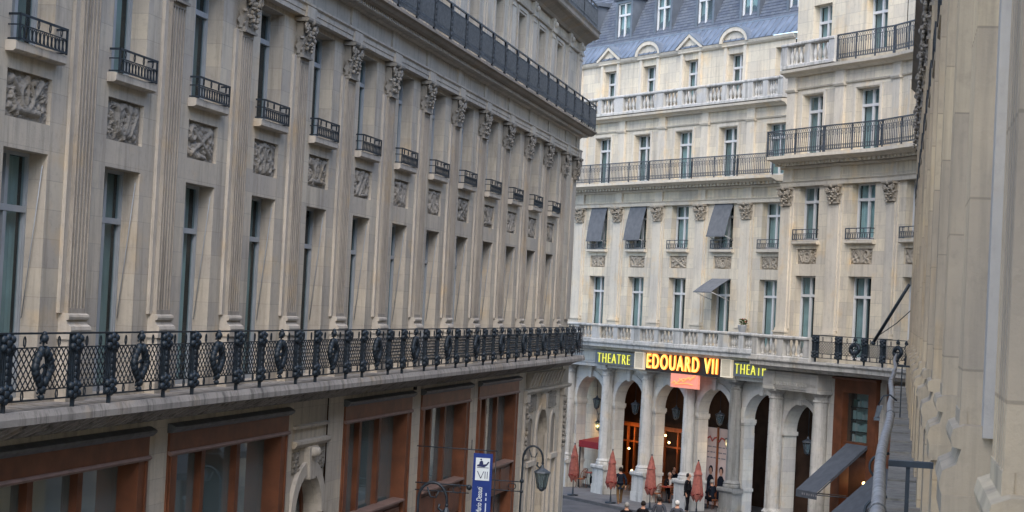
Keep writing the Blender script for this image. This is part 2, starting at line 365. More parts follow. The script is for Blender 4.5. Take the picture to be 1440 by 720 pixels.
def seg(px, pz, a, b):
    ax, az = a; bx, bz = b; dx, dz = bx - ax, bz - az; t = max(0, min(1, ((px - ax) * dx + (pz - az) * dz) / (dx * dx + dz * dz)))
    return math.hypot(px - ax - dx * t, pz - az - dz * t)
def relief(wd, ht, kind, material):
    """carved trophy panel: real height field between a sunk border"""
    m = MB(); nx, nz = 54, 30; g = []
    rr = random.Random(kind * 11 + 3); k5 = kind; kind = kind % 5; blobs = [(rr.uniform(-.42, .42) * wd, rr.uniform(-.38, .38) * ht, rr.uniform(.03, .075)) for _ in range(46)]
    def H(x, z):
        h = 0
        def cap(a, b, r, k=1.): 
            nonlocal h
            d = seg(x, z, a, b)
            if d < r: h = max(h, k * .09 * math.sqrt(1 - (d / r) ** 2))
        def ring(cx, cz, R0, r, k=1.):
            nonlocal h
            d = abs(math.hypot(x - cx, (z - cz)) - R0)
            if d < r: h = max(h, k * .09 * math.sqrt(1 - (d / r) ** 2))
        if kind == 0: cap((-.5, .22), (.5, -.24), .06); cap((-.45, -.25), (.48, .22), .06); ring(-.42, .13, .12, .05); cap((-.1, -.28), (.2, -.3), .06); ring(.4, .1, .09, .05)
        elif kind == 1: ring(0, .02, .24, .06); ring(0, .0, .14, .05, .8); cap((-.26, .24), (0, -.32), .06); cap((.26, .24), (0, -.32), .06); cap((-.5, .1), (-.3, -.2), .05); cap((.5, .1), (.32, -.2), .05)
        elif kind == 2: cap((0, -.3), (0, .28), .09); ring(-.25, .08, .13, .05); ring(.25, .08, .13, .05); ring(-.3, -.18, .10, .05); ring(.3, -.18, .10, .05); cap((-.2, .25), (.2, .25), .05)
        elif kind == 3: cap((-.45, -.28), (.1, .3), .07); cap((-.2, -.3), (.42, .26), .05); ring(.28, -.12, .14, .05); ring(-.38, .15, .10, .05); cap((-.1, -.3), (.5, -.25), .05)
        else: ring(0, 0, .20, .06); cap((0, .3), (0, -.1), .05); cap((-.5, .25), (-.22, 0), .05); cap((.5, .25), (.22, 0), .05); cap((-.42, -.22), (.42, -.22), .06); cap((-.3, -.3), (-.5, 0), .05)
        for bx, bz, r in blobs:
            d = math.hypot(x - bx, z - bz)
            if d < r: h = max(h, .07 * math.sqrt(1 - (d / r) ** 2))
        q = noise.noise(Vector((x * 9, z * 9, kind * 5))) + .6 * noise.noise(Vector((x * 21, z * 21, kind)))
        h = max(h, .05 * max(0, q)) + .012 * q
        e = min(wd / 2 - abs(x), ht / 2 - abs(z)); return -.075 + h * .85 * min(1, max(0, e) / .05)
    for j in range(nz + 1):
        z = -ht / 2 + ht * j / nz; g.append([m.P(-wd / 2 + wd * i / nx, H(-wd / 2 + wd * i / nx, z), z) for i in range(nx + 1)])
    for j in range(nz):
        for i in range(nx): m.F(g[j][i], g[j][i + 1], g[j + 1][i + 1], g[j + 1][i])
    return Proto(m.build('carved_panel', material))

def juliet(wd, ht, out=.20, mtl='iron'):
    """low window guard with a row of rings"""
    m = MB(); h = wd / 2
    for z, t in ((ht, .022), (.03, .016), (ht * .60, .012)):
        m.box(-h, h, out - t, out, z - t, z + t * .6)
        for sx in (-h, h - .025): m.box(sx, sx + .025, 0, out, z - t, z + t * .6)
    for sx in (-h, h - .03): m.box(sx, sx + .03, out - .03, out, 0, ht)
    n = int(wd / .135)
    for i in range(n):
        u = -h + .03 + (wd - .06) * (i + .5) / n
        m.tube([(u + .052 * math.cos(a * PI / 4), out - .012, ht * .31 + ht * .24 * math.sin(a * PI / 4)) for a in range(8)], .009, 4, True)
        m.box(u - .006 + .067, u + .006 + .067, out - .016, out - .004, .03, ht * .6)
        if i % 3 == 1: m.tube([(u + .03 * math.cos(a * PI / 3), out - .012, ht * .80 + ht * .17 * math.sin(a * PI / 3)) for a in range(6)], .010, 4, True)
    return Proto(m.build('window_guard', mtl))

def pilaster(m, u, z0, z1, wd=.62, w0=.03, w1=.13, flutes=5):
    """shaft with sunk flutes"""
    h = wd / 2; m.box(u - h, u + h, 0, w1 - .035, z0, z1); st = wd / (flutes + .0); rib = st * .38
    for k in range(flutes + 1):
        c = u - h + k * st; a, b = max(u - h, c - rib / 2), min(u + h, c + rib / 2); m.box(a, b, w1 - .035, w1, z0, z1)
    m.box(u - h - .004, u + h + .004, w1 - .03, w1 + .004, z1 - .08, z1); m.box(u - h - .004, u + h + .004, w1 - .03, w1 + .004, z0, z0 + .08)
def pedestal(m, u, z0, z1, wd=.72, w=.19):
    h = wd / 2; m.box(u - h, u + h, 0, w, z0, z1 - .42)
    m.box(u - h - .04, u + h + .04, 0, w + .03, z1 - .42, z1 - .32)
    m.prof(u - h - .02, u + h + .02, [(0, z1 - .32), (w + .03, z1 - .32), (w + .045, z1 - .27), (w + .03, z1 - .21), (w - .03, z1 - .18), (w - .05, z1 - .11), (w - .01, z1 - .10), (w, z1 - .06), (w - .01, z1 - .02), (w - .06, z1), (0, z1)])

def vrail(m, u0, u1, w, z0, z1, step=.12, post=1.8, scroll=True, t=.010):
    L = u1 - u0
    m.box(u0, u1, w - .03, w + .03, z1 - .04, z1); m.box(u0, u1, w - .012, w + .012, z0 + .08, z0 + .105); m.box(u0, u1, w - .012, w + .012, z0 + .24, z0 + .26); m.box(u0, u1, w - .012, w + .012, z1 - .20, z1 - .18)
    n = max(1, round(L / step))
    for i in range(n):
        u = u0 + L * (i + .5) / n; m.box(u - t, u + t, w - t, w + t, z0 + .09, z1 - .19)
        if scroll:
            m.tube([(u + step * .40 * math.cos(a * PI / 3), w, z1 - .11 + .065 * math.sin(a * PI / 3)) for a in range(6)], .009, 3, True)
            m.tube([(u + step * .5 + step * .34 * math.cos(a * PI / 3), w, z0 + .17 + .06 * math.sin(a * PI / 3)) for a in range(6)], .009, 3, True)
            if i % 2 == 0: m.tube([(u + .06 * math.cos(a * PI / 3), w, z1 - .30 + .09 * math.sin(a * PI / 3)) for a in range(6)], .009, 3, True)
    k = max(1, round(L / post))
    for i in range(k + 1):
        u = u0 + L * i / k; m.box(u - .022, u + .022, w - .022, w + .022, z0, z1)

BAL = [(.075, 0), (.075, .05), (.05, .07), (.045, .10), (.085, .20), (.095, .27), (.08, .36), (.05, .46), (.04, .52), (.06, .55), (.045, .58), (.07, .62), (.075, .66)]
def balustrade(m, u0, u1, w, z0, z1, groups=2):
    """plinth, rail, wide piers at the ends and narrow piers between groups of turned balusters"""
    p = .16; m.prof(u0, u1, [(w - p, z0), (w + p + .03, z0), (w + p + .03, z0 + .10), (w + p - .02, z0 + .14), (w - p, z0 + .14)])
    m.prof(u0, u1, [(w - p, z1 - .13), (w + p, z1 - .13), (w + p + .04, z1 - .09), (w + p + .04, z1 - .03), (w + p, z1), (w - p, z1)])
    L = u1 - u0; wp = .36; m.box(u0, u0 + wp, w - p + .02, w + p, z0 + .14, z1 - .13); m.box(u1 - wp, u1, w - p + .02, w + p, z0 + .14, z1 - .13)
    g = (L - 2 * wp - (groups - 1) * .34) / groups; u = u0 + wp; hh = (z1 - z0 - .27) / .66
    for i in range(groups):
        for k in range(4): m.lathe(u + g * (k + .5) / 4, w, z0 + .14, [(r * .95, z * hh) for r, z in BAL], 9)
        u += g
        if i < groups - 1: m.box(u, u + .34, w - p + .02, w + p, z0 + .14, z1 - .13); u += .34

def ornate_rail(m, ua, w, z0, z1, period):
    """one period of the cast balcony front: two cast posts, narrow lattice, wide lattice with central figure"""
    def post(u):
        for k in (-.185, -.145, .145, .185): m.box(u + k - .014, u + k + .014, w - .012, w + .012, z0 + .0, z1)
        m.box(u - .105, u + .105, w - .02, w + .02, z0, z1)
        for zc in (z0 + .12, z1 - .13): m.box(u - .17, u + .17, w - .018, w + .012, zc - .10, zc + .10)
        for k in range(6): m.ball(u, w + .02, z0 + .26 + k * (z1 - z0 - .52) / 5, .038, 5, 1.7)
        for k in (-.06, .06): m.box(u + k - .008, u + k + .008, w + .018, w + .034, z0 + .2, z1 - .2)
        for zc in (z0 + .13, z1 - .13):
            for a, b, r in ((0, 0, .075), (-.13, .06, .065), (.13, .06, .065), (-.13, -.06, .065), (.13, -.06, .065), (0, .09, .06), (0, -.1, .06)): m.ball(u + a, w + .02, zc + b, r, 5)
        m.box(u - .18, u + .18, w - .014, w + .014, z0 + .235, z0 + .26); m.box(u - .18, u + .18, w - .014, w + .014, z1 - .26, z1 - .235)
        m.box(u - .02, u + .02, w - .03, w + .03, z0 - .14, z0)
    def lattice(a, b):
        za, zb = z0 + .16, z1 - .20; n = max(2, round((b - a) / .155)); st = (b - a) / n; rz = 4; dz = (zb - za) / rz
        for i in range(n):
            for j in range(rz):
                u, z = a + i * st, za + j * dz
                m.tube([(u, w, z), (u + st * .5, w, z + dz * .5), (u + st, w, z + dz)], .012, 3); m.tube([(u + st, w, z), (u + st * .5, w, z + dz * .5), (u, w, z + dz)], .012, 3)
        for z in (za, zb): m.box(a, b, w - .010, w + .010, z - .010, z + .010)
        k = max(1, round((b - a) / .62))
        for i in range(k):
            u = a + (b - a) * (i + .5) / k
            for z in (z1 - .11, z0 + .08): m.tube([(u + .034 * math.cos(t * PI / 4), w, z + .075 * math.sin(t * PI / 4)) for t in range(8)], .012, 4, True)
    def figure(u):
        zc = (z0 + z1) / 2 + .02
        for s_ in (-1, 1):
            m.tube([(u + s_ * (.04 + .17 * math.sin(t * PI / 10)), w + .02, z0 + .22 + (z1 - z0 - .42) * t / 10) for t in range(11)], .045, 5)
            m.tube([(u + s_ * (.02 + .10 * math.sin(t * PI / 8)), w + .02, zc - .22 + .44 * t / 8) for t in range(9)], .018, 4)
            for t in range(7): m.ball(u + s_ * (.04 + .21 * math.sin((t + .5) * PI / 7)), w + .03, z0 + .24 + (z1 - z0 - .46) * (t + .5) / 7, .068, 5, 1.3)
            m.tube([(u + s_ * (.05 + .055 * math.cos(t * .6)), w + .02, z1 - .14 + .055 * math.sin(t * .6)) for t in range(10)], .018, 4)
            m.tube([(u + s_ * (.06 + .06 * math.cos(t * .6)), w + .02, z0 + .10 + .05 * math.sin(t * .6)) for t in range(10)], .018, 4)
        m.tube([(u - .12, w + .03, zc - .05), (u, w + .04, zc + .02), (u + .13, w + .03, zc - .02)], .024, 4)
        m.ball(u, w + .03, z1 - .06, .07, 6); m.ball(u, w + .03, z0 + .16, .07, 6); m.ball(u, w + .03, z0 + .05, .05, 6); m.ball(u, w + .03, z1 + .005, .045, 5)
        m.tube([(u, w + .03, z0 + .26), (u - .05, w + .04, zc - .16), (u + .04, w + .04, zc - .06), (u, w + .03, zc)], .02, 4)
    m.box(ua, ua + period, w - .028, w + .028, z1, z1 + .028); m.box(ua, ua + period, w - .012, w + .012, z0 - .0, z0 + .024)
    p1, p2 = ua + .18, ua + .18 + 1.34
    post(p1); post(p2); lattice(p1 + .16, p2 - .16)
    c = (p2 + ua + period + .18) / 2; lattice(p2 + .16, c - .16); lattice(c + .16, ua + period + .02); figure(c)

def dentils(m, u0, u1, w0, w1, z0, z1, st=.22, duty=.55):
    n = max(1, round((u1 - u0) / st)); d = (u1 - u0) / n
    for i in range(n): m.box(u0 + d * i, u0 + d * (i + duty), w0, w1, z0, z1)

# ================================================================== GROUND
g = MB(); g.box(-700, 700, -900, 700, -.6, 0); tag(g.build('road', 'asphalt'), kind='structure')
# ================================================================== LEFT BUILDING
LB = Fr(-13.18, 0, PI / 2); PER = 3.603; P0 = 27.9
RL = empty('facade_building', (-13.18, 46, 0))
tag(RL, 'long grey stone building with fluted pilasters and iron balconies on the left', 'building')
def bl(mb, name, m, parent=RL): return mb.build(name, m, parent, off=RL.location if parent is RL else RL.location)
K0, K1 = -5, 12
UA, UB = P0 + K0 * PER - .4, 74.0
cent = [P0 + PER * (k + .5) for k in range(K0, K1)]; pil = [P0 + PER * k for k in range(K0, K1 + 1)]
ops = []
for c in cent: ops += [(c - .735, c + .735, 7.15, 10.98), (c - .72, c + .72, 12.56, 14.95), (c - .75, c + .75, 11.44, 12.16, .1)]
endc = P0 + PER * K1 + 1.75
m = MB(LB); m.wall(UA, UB, 6.9, 15.1, ops, 0, .40)
ops2 = [(c - .62, c + .62, 16.35, 19.02) for c in cent]
m.wall(UA, UB, 16.0, 19.7, ops2, 0, .40)
ops3 = [(c - .6, c + .6, 20.9, 23.0) for c in cent]
m.wall(UA, UB, 20.3, 24.5, ops3, -1.0, .3)
# return wall at the far corner
for z0, z1 in ((0, 6.9), (6.9, 15.1), (15.1, 16.3), (16.0, 20.3), (20.3, 24.5)):
    w_ = .15 if z1 < 7 else (-1.0 if z0 > 20 else 0); m.quad((UB, w_, z0), (UB, -15, z0), (UB, -15, z1), (UB, w_, z1)); m.quad((UA, w_, z0), (UA, w_, z1), (UA, -15, z1), (UA, -15, z0))
m.quad((UA, -1.5, 24.5), (UB, -1.5, 24.5), (UB, -15, 24.5), (UA, -15, 24.5))
# ground storey wall
piers = [(UA, 24.75), (31.05, 32.0), (38.75, 39.2), (41.75, 43.0), (49.55, 50.25), (56.65, 57.5), (63.95, 65.0), (72.5, UB)]
shops = [(24.75 - 6.3, 24.4), (24.75, 31.05), (32.0, 38.75), (43.0, 49.25), (50.35, 56.3), (57.55, 63.8)]
gops = [(a + .1, b - .1, .0, 6.30) for a, b in shops]
m.wall(UA, 39.2, 0, 6.9, gops[:3], .15, .5); m.arch(39.2, 41.75, 0, 5.05, 40.47, .98, 3.95, .10, .5); m.wall(39.2, 41.75, 5.05, 6.9, [], .12, 0)
m.wall(41.75, 64.9, 0, 6.9, gops[3:], .15, .5)
m.arch(64.9, 72.6, 0, 6.9, 68.75, 1.0, 4.15, .10, .6); m.wall(72.6, UB, 0, 6.9, [], .15, 0)
bl(m, 'wall', 'stone_grey')
# dark sheet added behind the openings to stop light leaking through
m = MB(LB); m.box(UA + .05, UB - .05, -1.6, -1.5, 0, 20.2); bl(m, 'light_leak_backing', 'dark')
# pilasters
for u in pil + [UB - .36]:
    if u > 20: m = MB(LB); m.box(u - .47, u + .47, 0, .06, 8.5, 14.2); bl(m, 'pilaster_backing', 'stone_grey_plain')
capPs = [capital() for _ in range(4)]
for u in pil:
    if u < 18: continue
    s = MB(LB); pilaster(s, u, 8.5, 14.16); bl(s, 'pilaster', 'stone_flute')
    s = MB(LB); pedestal(s, u, 7.08, 8.5); bl(s, 'pedestal', 'stone_grey_plain')
    capPs[round(u * 7) % 4].put(RL, LB, u, .13, 14.16)
capPs[0].put(RL, LB, UB - .36, .13, 14.16)
# entablature
m = MB(LB); U2 = UB + .05
m.prof(UA, U2, [(-.1, 15.06), (.20, 15.06), (.20, 15.16), (.22, 15.17), (.22, 15.28), (.27, 15.32), (.27, 15.37), (.10, 15.40), (-.1, 15.40)])
m.box(UA, U2 - .06, -.1, .10, 15.39, 15.86)
for u in pil + [UB - .36]: m.box(u - .30, u + .30, .05, .15, 15.395, 15.86); m.box(u - .33, u + .33, .1, .255, 15.055, 15.30)
m.prof(UA, U2, [(-.1, 15.86), (.16, 15.86), (.22, 15.90), (.22, 15.98), (-.1, 15.98)])
bl(m, 'entablature', 'stone_grey_plain')
m = MB(LB); dentils(m, UA, U2, .20, .46, 15.90, 16.0, .17); bl(m, 'dentil_course', 'stone_grey_plain')
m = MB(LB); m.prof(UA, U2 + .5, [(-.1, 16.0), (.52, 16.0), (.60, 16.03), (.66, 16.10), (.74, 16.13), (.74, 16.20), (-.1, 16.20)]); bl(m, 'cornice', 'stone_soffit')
# main balcony slab
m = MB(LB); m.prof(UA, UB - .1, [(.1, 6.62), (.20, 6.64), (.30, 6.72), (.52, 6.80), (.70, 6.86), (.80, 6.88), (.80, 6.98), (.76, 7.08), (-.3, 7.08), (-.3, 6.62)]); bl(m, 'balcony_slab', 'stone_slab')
m = MB(LB)
for k in range(180):
    u = UA + .3 + k * .33
    if u < UB - .3: m.prof(u, u + .10, [(.15, 6.58), (.30, 6.62), (.62, 6.80), (.70, 6.855), (.15, 6.70)])
bl(m, 'bracket_course', 'stone_slab')
RW = .73
for k in range(-3, 13):
    s = MB(LB); ua = 26.46 + k * PER
    ornate_rail(s, ua, RW, 7.22, 8.205, PER) if ua + PER < UB + .3 else None
    if s.v: bl(s, 'balcony_railing', 'iron')
m = MB(LB)
for w in (0,): 
    u = UB - .02; m.box(u - .02, u + .02, .05, RW, 8.20, 8.23); m.box(u - .015, u + .015, .05, RW, 7.25, 7.28)
    for k in range(7): m.box(u - .012, u + .012, .10 + k * .09, .125 + k * .09, 7.1, 8.2)
bl(m, 'railing_end', 'iron')
# upper balcony railing (long dense front)
for k in range(-5, 13):
    ua = P0 + k * PER; ub = min(ua + PER, UB + .5)
    if ub - ua < .5: continue
    s = MB(LB)
    for a in (ua, (ua + ub) / 2):
        b = a + (ub - ua) / 2; vrail(s, a, b, .66, 16.22, 17.27, .105, 1.8, False, .012)
        s.box(a, a + .16, .63, .69, 16.25, 17.24)
        for j in range(6): s.tube([(a + .08 + .05 * math.cos(t * PI / 3), .70, 16.38 + j * .15 + .06 * math.sin(t * PI / 3)) for t in range(6)], .012, 3, True)
        n = round((b - a) / .105)
        for j in range(n): s.ball(a + (b - a) * (j + .5) / n, .66, 16.42, .028, 4)
    bl(s, 'upper_railing', 'iron_worn')
s = MB(LB); vr = .66
for j in range(8): s.box(UB + .46, UB + .49, .05 + j * .08, .07 + j * .08, 16.25, 17.25)
s.box(UB + .45, UB + .5, .0, .68, 17.22, 17.27); bl(s, 'upper_railing_end', 'iron_worn')
# windows, sills, guards, panels
w1 = [casement(1.47, 3.83, 2.95, mode=q) for q in (0, 1, 0, 2, 0)]
w2 = [casement(1.44, 2.39, 1.75, mode=q) for q in (0, 1, 0, 2)]
w3 = casement(1.24, 2.67, 2.0, mode=1); w4 = casement(1.2, 2.1, 1.5)
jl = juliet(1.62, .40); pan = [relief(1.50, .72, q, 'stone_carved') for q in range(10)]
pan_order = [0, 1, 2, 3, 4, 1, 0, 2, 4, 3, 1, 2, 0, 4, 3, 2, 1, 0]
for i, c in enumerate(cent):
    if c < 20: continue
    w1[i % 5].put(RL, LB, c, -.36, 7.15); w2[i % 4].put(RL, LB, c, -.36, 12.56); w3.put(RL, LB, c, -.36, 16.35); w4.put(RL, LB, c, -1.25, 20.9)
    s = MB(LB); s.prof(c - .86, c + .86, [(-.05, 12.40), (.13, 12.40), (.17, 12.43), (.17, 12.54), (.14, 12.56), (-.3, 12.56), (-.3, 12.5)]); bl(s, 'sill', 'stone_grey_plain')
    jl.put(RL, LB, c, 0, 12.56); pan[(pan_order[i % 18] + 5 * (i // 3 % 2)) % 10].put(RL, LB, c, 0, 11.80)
    s = MB(LB); s.tube([(c + .66, -.05, 10.8), (c + .62, -.24, 8.4)], .009, 4); bl(s, 'awning_arm', 'window_paint')
# upper storey pilaster strips, mouldings, top cornice
for u in pil + [UB - .36]:
    if u < 20: continue
    m = MB(LB)
    m.box(u - .42, u + .42, 0, .05, 16.2, 19.25); m.box(u - .28, u + .28, 0, .10, 16.2, 19.2); m.box(u - .34, u + .34, 0, .16, 19.2, 19.3); m.box(u - .31, u + .31, 0, .13, 19.0, 19.06)
    m.box(u - .26, u + .26, 0, .14, 19.3, 19.75); m.ball(u, .16, 19.5, .12, 6); bl(m, 'upper_pilaster', 'stone_grey_plain')
for c in cent: m = MB(LB); m.box(c - .80, c - .64, 0, .035, 16.2, 19.1); m.box(c + .64, c + .80, 0, .035, 16.2, 19.1); m.box(c - .80, c + .80, 0, .036, 19.1, 19.22); bl(m, 'window_surround', 'stone_grey_plain')
m = MB(LB); m.prof(UA, UB + .05, [(-.1, 19.26), (.10, 19.26), (.13, 19.32), (.05, 19.36), (-.1, 19.36)])
bl(m, 'string_course', 'stone_grey_plain')
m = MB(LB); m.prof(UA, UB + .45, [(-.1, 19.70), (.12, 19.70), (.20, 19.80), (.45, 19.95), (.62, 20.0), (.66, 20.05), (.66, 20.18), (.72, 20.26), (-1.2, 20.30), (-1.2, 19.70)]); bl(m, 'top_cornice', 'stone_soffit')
for k in range(-3, 13):
    ua = P0 + k * PER; ub = min(ua + PER, UB + .4); s = MB(LB)
    if ub - ua < .5: continue
    vrail(s, ua, ub, .55, 20.3, 21.35, .12, 1.8, False, .012); bl(s, 'top_railing', 'iron_worn')
# shop fronts
def shopfront(u0, u1):
    s = MB(LB); p = .42
    s.box(u0, u0 + p, -.30, .19, 0, 5.93); s.box(u1 - p, u1, -.30, .19, 0, 5.93)
    s.box(u0 + .06, u0 + .12, .19, .22, 0, 5.9); s.box(u1 - .12, u1 - .06, .19, .22, 0, 5.9)
    s.box(u0, u1, -.30, .20, 5.93, 6.33)
    s.box(u0 + p, u1 - p, -.30, .10, 2.55, 3.52)
    iu0, iu1 = u0 + p, u1 - p; W = (iu1 - iu0) / 3
    for k in (1, 2): s.box(iu0 + k * W - .10, iu0 + k * W + .10, -.30, -.06, .5, 5.93)
    for k in range(3): s.box(iu0 + k * W + .16, iu0 + (k + 1) * W - .16, .10, .13, 2.7, 3.38)
    s.box(iu0, iu1, -.33, .0, 0, .5)
    o = bl(s, 'shopfront', 'wood')
    s = MB(LB); s.prof(u0 - .04, u1 + .04, [(-.2, 6.33), (.24, 6.33), (.32, 6.40), (.32, 6.44), (.2, 6.50), (-.2, 6.50)]); c = s.build('shopfront_cornice', 'lead', o, off=RL.location); 
    s = MB(LB); s.prof(u0 - .02, u1 + .02, [(.17, 5.93), (.23, 5.90), (.26, 5.94), (.23, 5.98), (.17, 5.99)]); s.prof(iu0, iu1, [(-.1, 3.52), (.24, 3.52), (.24, 3.57), (-.1, 3.60)]); s.build('moulding', 'wood_light', o, off=RL.location)
    s = MB(LB); s.quad((iu0, -.2, .5), (iu1, -.2, .5), (iu1, -.2, 2.55), (iu0, -.2, 2.55)); s.quad((iu0, -.2, 3.52), (iu1, -.2, 3.52), (iu1, -.2, 5.93), (iu0, -.2, 5.93)); s.build('shop_pane', 'shop_glass', o, off=RL.location)
    return o
for a, b in shops: shopfront(a, b)
for u, w, z in ((32.9 + .6, -.9, 5.25), (34.9, -1.1, 5.25), (53.2, -.8, 4.9)):
    m = MB(LB); m.ball(u, w, z, .045, 6); bl(m, 'interior_bulb', 'bulb')
# door portal with keystone and second portal
m = MB(LB)
m.archring(40.47, 3.95, .98, 1.28, .10, .20, 20)
m.prof(39.2, 41.75, [(.12, 5.98), (.20, 5.98), (.22, 6.04), (.12, 6.06)]); m.prof(39.2, 41.75, [(.12, 5.55), (.20, 5.55), (.26, 5.63), (.26, 5.70), (.12, 5.72)])
m.poly([(40.27, 4.80), (40.67, 4.80), (40.80, 5.55), (40.14, 5.55)], .1, .26)
m.lathe(40.47, .22, 5.32, [(.001, -.01), (.17, 0), (.2, .1), (.17, .2), (.001, .21)], 10)
bl(m, 'portal_surround', 'stone_grey_plain'); m = MB(LB); m.archring(68.75, 4.15, 1.0, 1.2, .10, .17, 18); m.poly([(68.6, 5.1), (68.9, 5.1), (69.0, 5.7), (68.5, 5.7)], .1, .3)
m.prof(64.9, UB, [(.1, 5.78), (.24, 5.78), (.30, 5.86), (.30, 5.92), (.1, 5.94)])
for u in (64.95, 72.55): m.box(u, u + .5, .1, .24, 0, 5.78); m.box(u - .04, u + .56, .1, .30, 5.5, 5.78); m.box(u - .02, u + .54, .1, .27, 3.2, 3.32)
for k in range(11): m.prof(65.6 + k * .62, 65.84 + k * .62, [(.1, 5.98), (.22, 5.98), (.36, 6.45), (.42, 6.55), (.1, 6.55)])
for c in (66.45, 71.05):
    m.archring(c, 4.45, .42, .58, .10, .16, 12)
    for s_ in (-.58, .42): m.box(c + s_, c + s_ + .16, .1, .16, 3.3, 4.45)
    m.box(c - .7, c + .7, .1, .26, 3.12, 3.3); m.box(c - .62, c - .42, .1, .22, 0, 3.12); m.box(c + .42, c + .62, .1, .22, 0, 3.12)
for u in (67.55, 69.75): m.box(u - .12, u + .12, .1, .2, 0, 4.15)
bl(m, 'portal_surround', 'stone_grey_plain')
for c in (66.45, 71.05):
    m = MB(LB); pts = [(c - .42, 3.3), (c + .42, 3.3)] + [(c + .42 * math.cos(PI * t / 10), 4.45 + .42 * math.sin(PI * t / 10)) for t in range(11)]; m.poly(pts, .104, .112); bl(m, 'blind_niche', 'stone_soffit')  # flat plate, not sunk: the recess's shade is put into its darker stone
for u in (65.2, 72.8):
    s = MB(LB)
    for k in range(26): s.ball(u + rnd.uniform(-.13, .13), .27, 3.5 + k * .075, rnd.uniform(.05, .10), 6)
    bl(s, 'carved_garland', 'stone_carved')
for (a, b) in ((39.25, 39.85), (41.1, 41.7), (65.9, 67.6), (69.9, 71.6)):
    s = MB(LB); s.box(a + .04, b - .04, .10, .128, 5.0 if a < 60 else 5.1, 5.45 if a < 60 else 5.7)
    for k in range(40): s.ball(rnd.uniform(a + .06, b - .06), .11, rnd.uniform(5.0 if a < 60 else 5.1, 5.45 if a < 60 else 5.7), rnd.uniform(.03, .06), 5)
    bl(s, 'carved_spandrel', 'stone_carved')
def arched_door(uc, r, zs, w):
    s = MB(LB); s.box(uc - r, uc - r + .12, w - .08, w, 0, zs); s.box(uc + r - .12, uc + r, w - .08, w, 0, zs); s.box(uc - .07, uc + .07, w - .08, w, 0, zs + r - .1); s.archring(uc, zs, r - .14, r, w - .08, w, 16); s.box(uc - r, uc + r, w - .07, w + .01, 2.7, 2.85)
    s.box(uc - r + .12, uc + r - .12, w - .06, w - .02, 0, 1.0)
    o = bl(s, 'arched_door', 'wood'); s = MB(LB); s.quad((uc - r, w - .05, 1), (uc + r, w - .05, 1), (uc + r, w - .05, zs), (uc - r, w - .05, zs))
    s.poly([(uc + r * math.cos(PI * t / 14), zs + r * math.sin(PI * t / 14)) for t in range(15)], w - .06, w - .05); s.build('pane', 'shop_glass', o, off=RL.location)
arched_door(40.47, .98, 3.95, -.25); arched_door(68.75, 1.0, 4.15, -.35)
m = MB(LB); m.box(31.9 + 17.55, 31.9 + 17.75, .15, .2, 6.5, 6.62); bl(m, 'vent', 'dark')
m = MB(Fr(-13.18, 0, PI / 2)); m.box(-60, 74.5, 0.15, 2.4, .0, .13); tag(m.build('pavement', 'pavement'), kind='structure')

# ================================================================== THEATRE BUILDING
TH = math.atan2(-.73118831, .68217568)
TB = Fr(-13.5, 88.6, TH)
RT = empty('theatre_building', (-8, 82.5, 0))
tag(RT, 'cream stone building with slate mansard and round arched arcade at the street end', 'building')
def bt(mb, name, m, parent=None): return mb.build(name, m, parent or RT, off=RT.location)
TP = 3.325; TC0 = -1.68
tc = [TC0 + TP * k for k in range(-2, 5)]; tp = [TC0 + TP * (k - .5) for k in range(-2, 6)]
S0, S1 = tp[0] - .1, tp[-1] - .9
plan = [(-4.5, 70.9), (-2.45, 68.2), (-.4, 65.7), (1.15, 62.85), (2.2, 59.6), (2.8, 56)]
PV = []
for a, b in zip(plan, plan[1:]):
    PV.append((Fr(a[0], a[1], math.atan2(b[1] - a[1], b[0] - a[0])), math.hypot(b[0] - a[0], b[1] - a[1])))
# --- walls with openings
ws = MB(TB); ops = []
for c in tc:
    cc = min(c, S1 - .7)
    ops += [(c - .66, c + .66, 7.62, 10.60), (c - .66, c + .66, 11.92, 13.94), (cc - .65, cc + .65, 11.04, 11.60, .1)]
ops = [o for o in ops if o[1] < S1]
ws.wall(S0, S1, 7.1, 14.9, ops, 0, .36)
ws.wall(S0, S1, 14.9, 18.4, [(c - .65, c + .65, 15.12, 17.38) for c in tc if c + .66 < S1], 0, .36)
ws.wall(S0, S1, 18.4, 21.25, [(c - .56, c + .56, 18.9, 20.72) for c in tc if c + .66 < S1], -.25, .36)
for fr, L in PV:
    ws.fr = fr; c = L / 2 - .05
    ws.wall(0, L, 7.1, 14.9, [(c - .66, c + .66, 7.62, 10.60), (c - .66, c + .66, 11.92, 13.94), (c - .65, c + .65, 11.04, 11.60, .1)], 0, .36)
    ws.wall(0, L, 14.9, 18.4, [(c - .65, c + .65, 15.12, 17.38)], 0, .36)
    ws.wall(0, L, 18.4, 24, [(c - .60, c + .60, 18.75, 20.8), (c - .55, c + .55, 21.8, 23.4)], -.25, .36)
# pavilion return wall (faces left, hidden from the street side)
ws.fr = PV[0][0]
for z0, z1, w in ((7.1, 18.4, 0), (18.4, 24, -.25)): ws.quad((0, w, z0), (0, -9, z0), (0, -9, z1), (0, w, z1))
bt(ws, 'wall', 'stone_cream')
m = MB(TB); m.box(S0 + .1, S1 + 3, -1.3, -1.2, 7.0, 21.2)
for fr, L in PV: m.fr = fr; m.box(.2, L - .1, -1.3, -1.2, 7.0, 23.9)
bt(m, 'light_leak_backing', 'dark')  # dark sheets added behind the theatre windows against light leaks
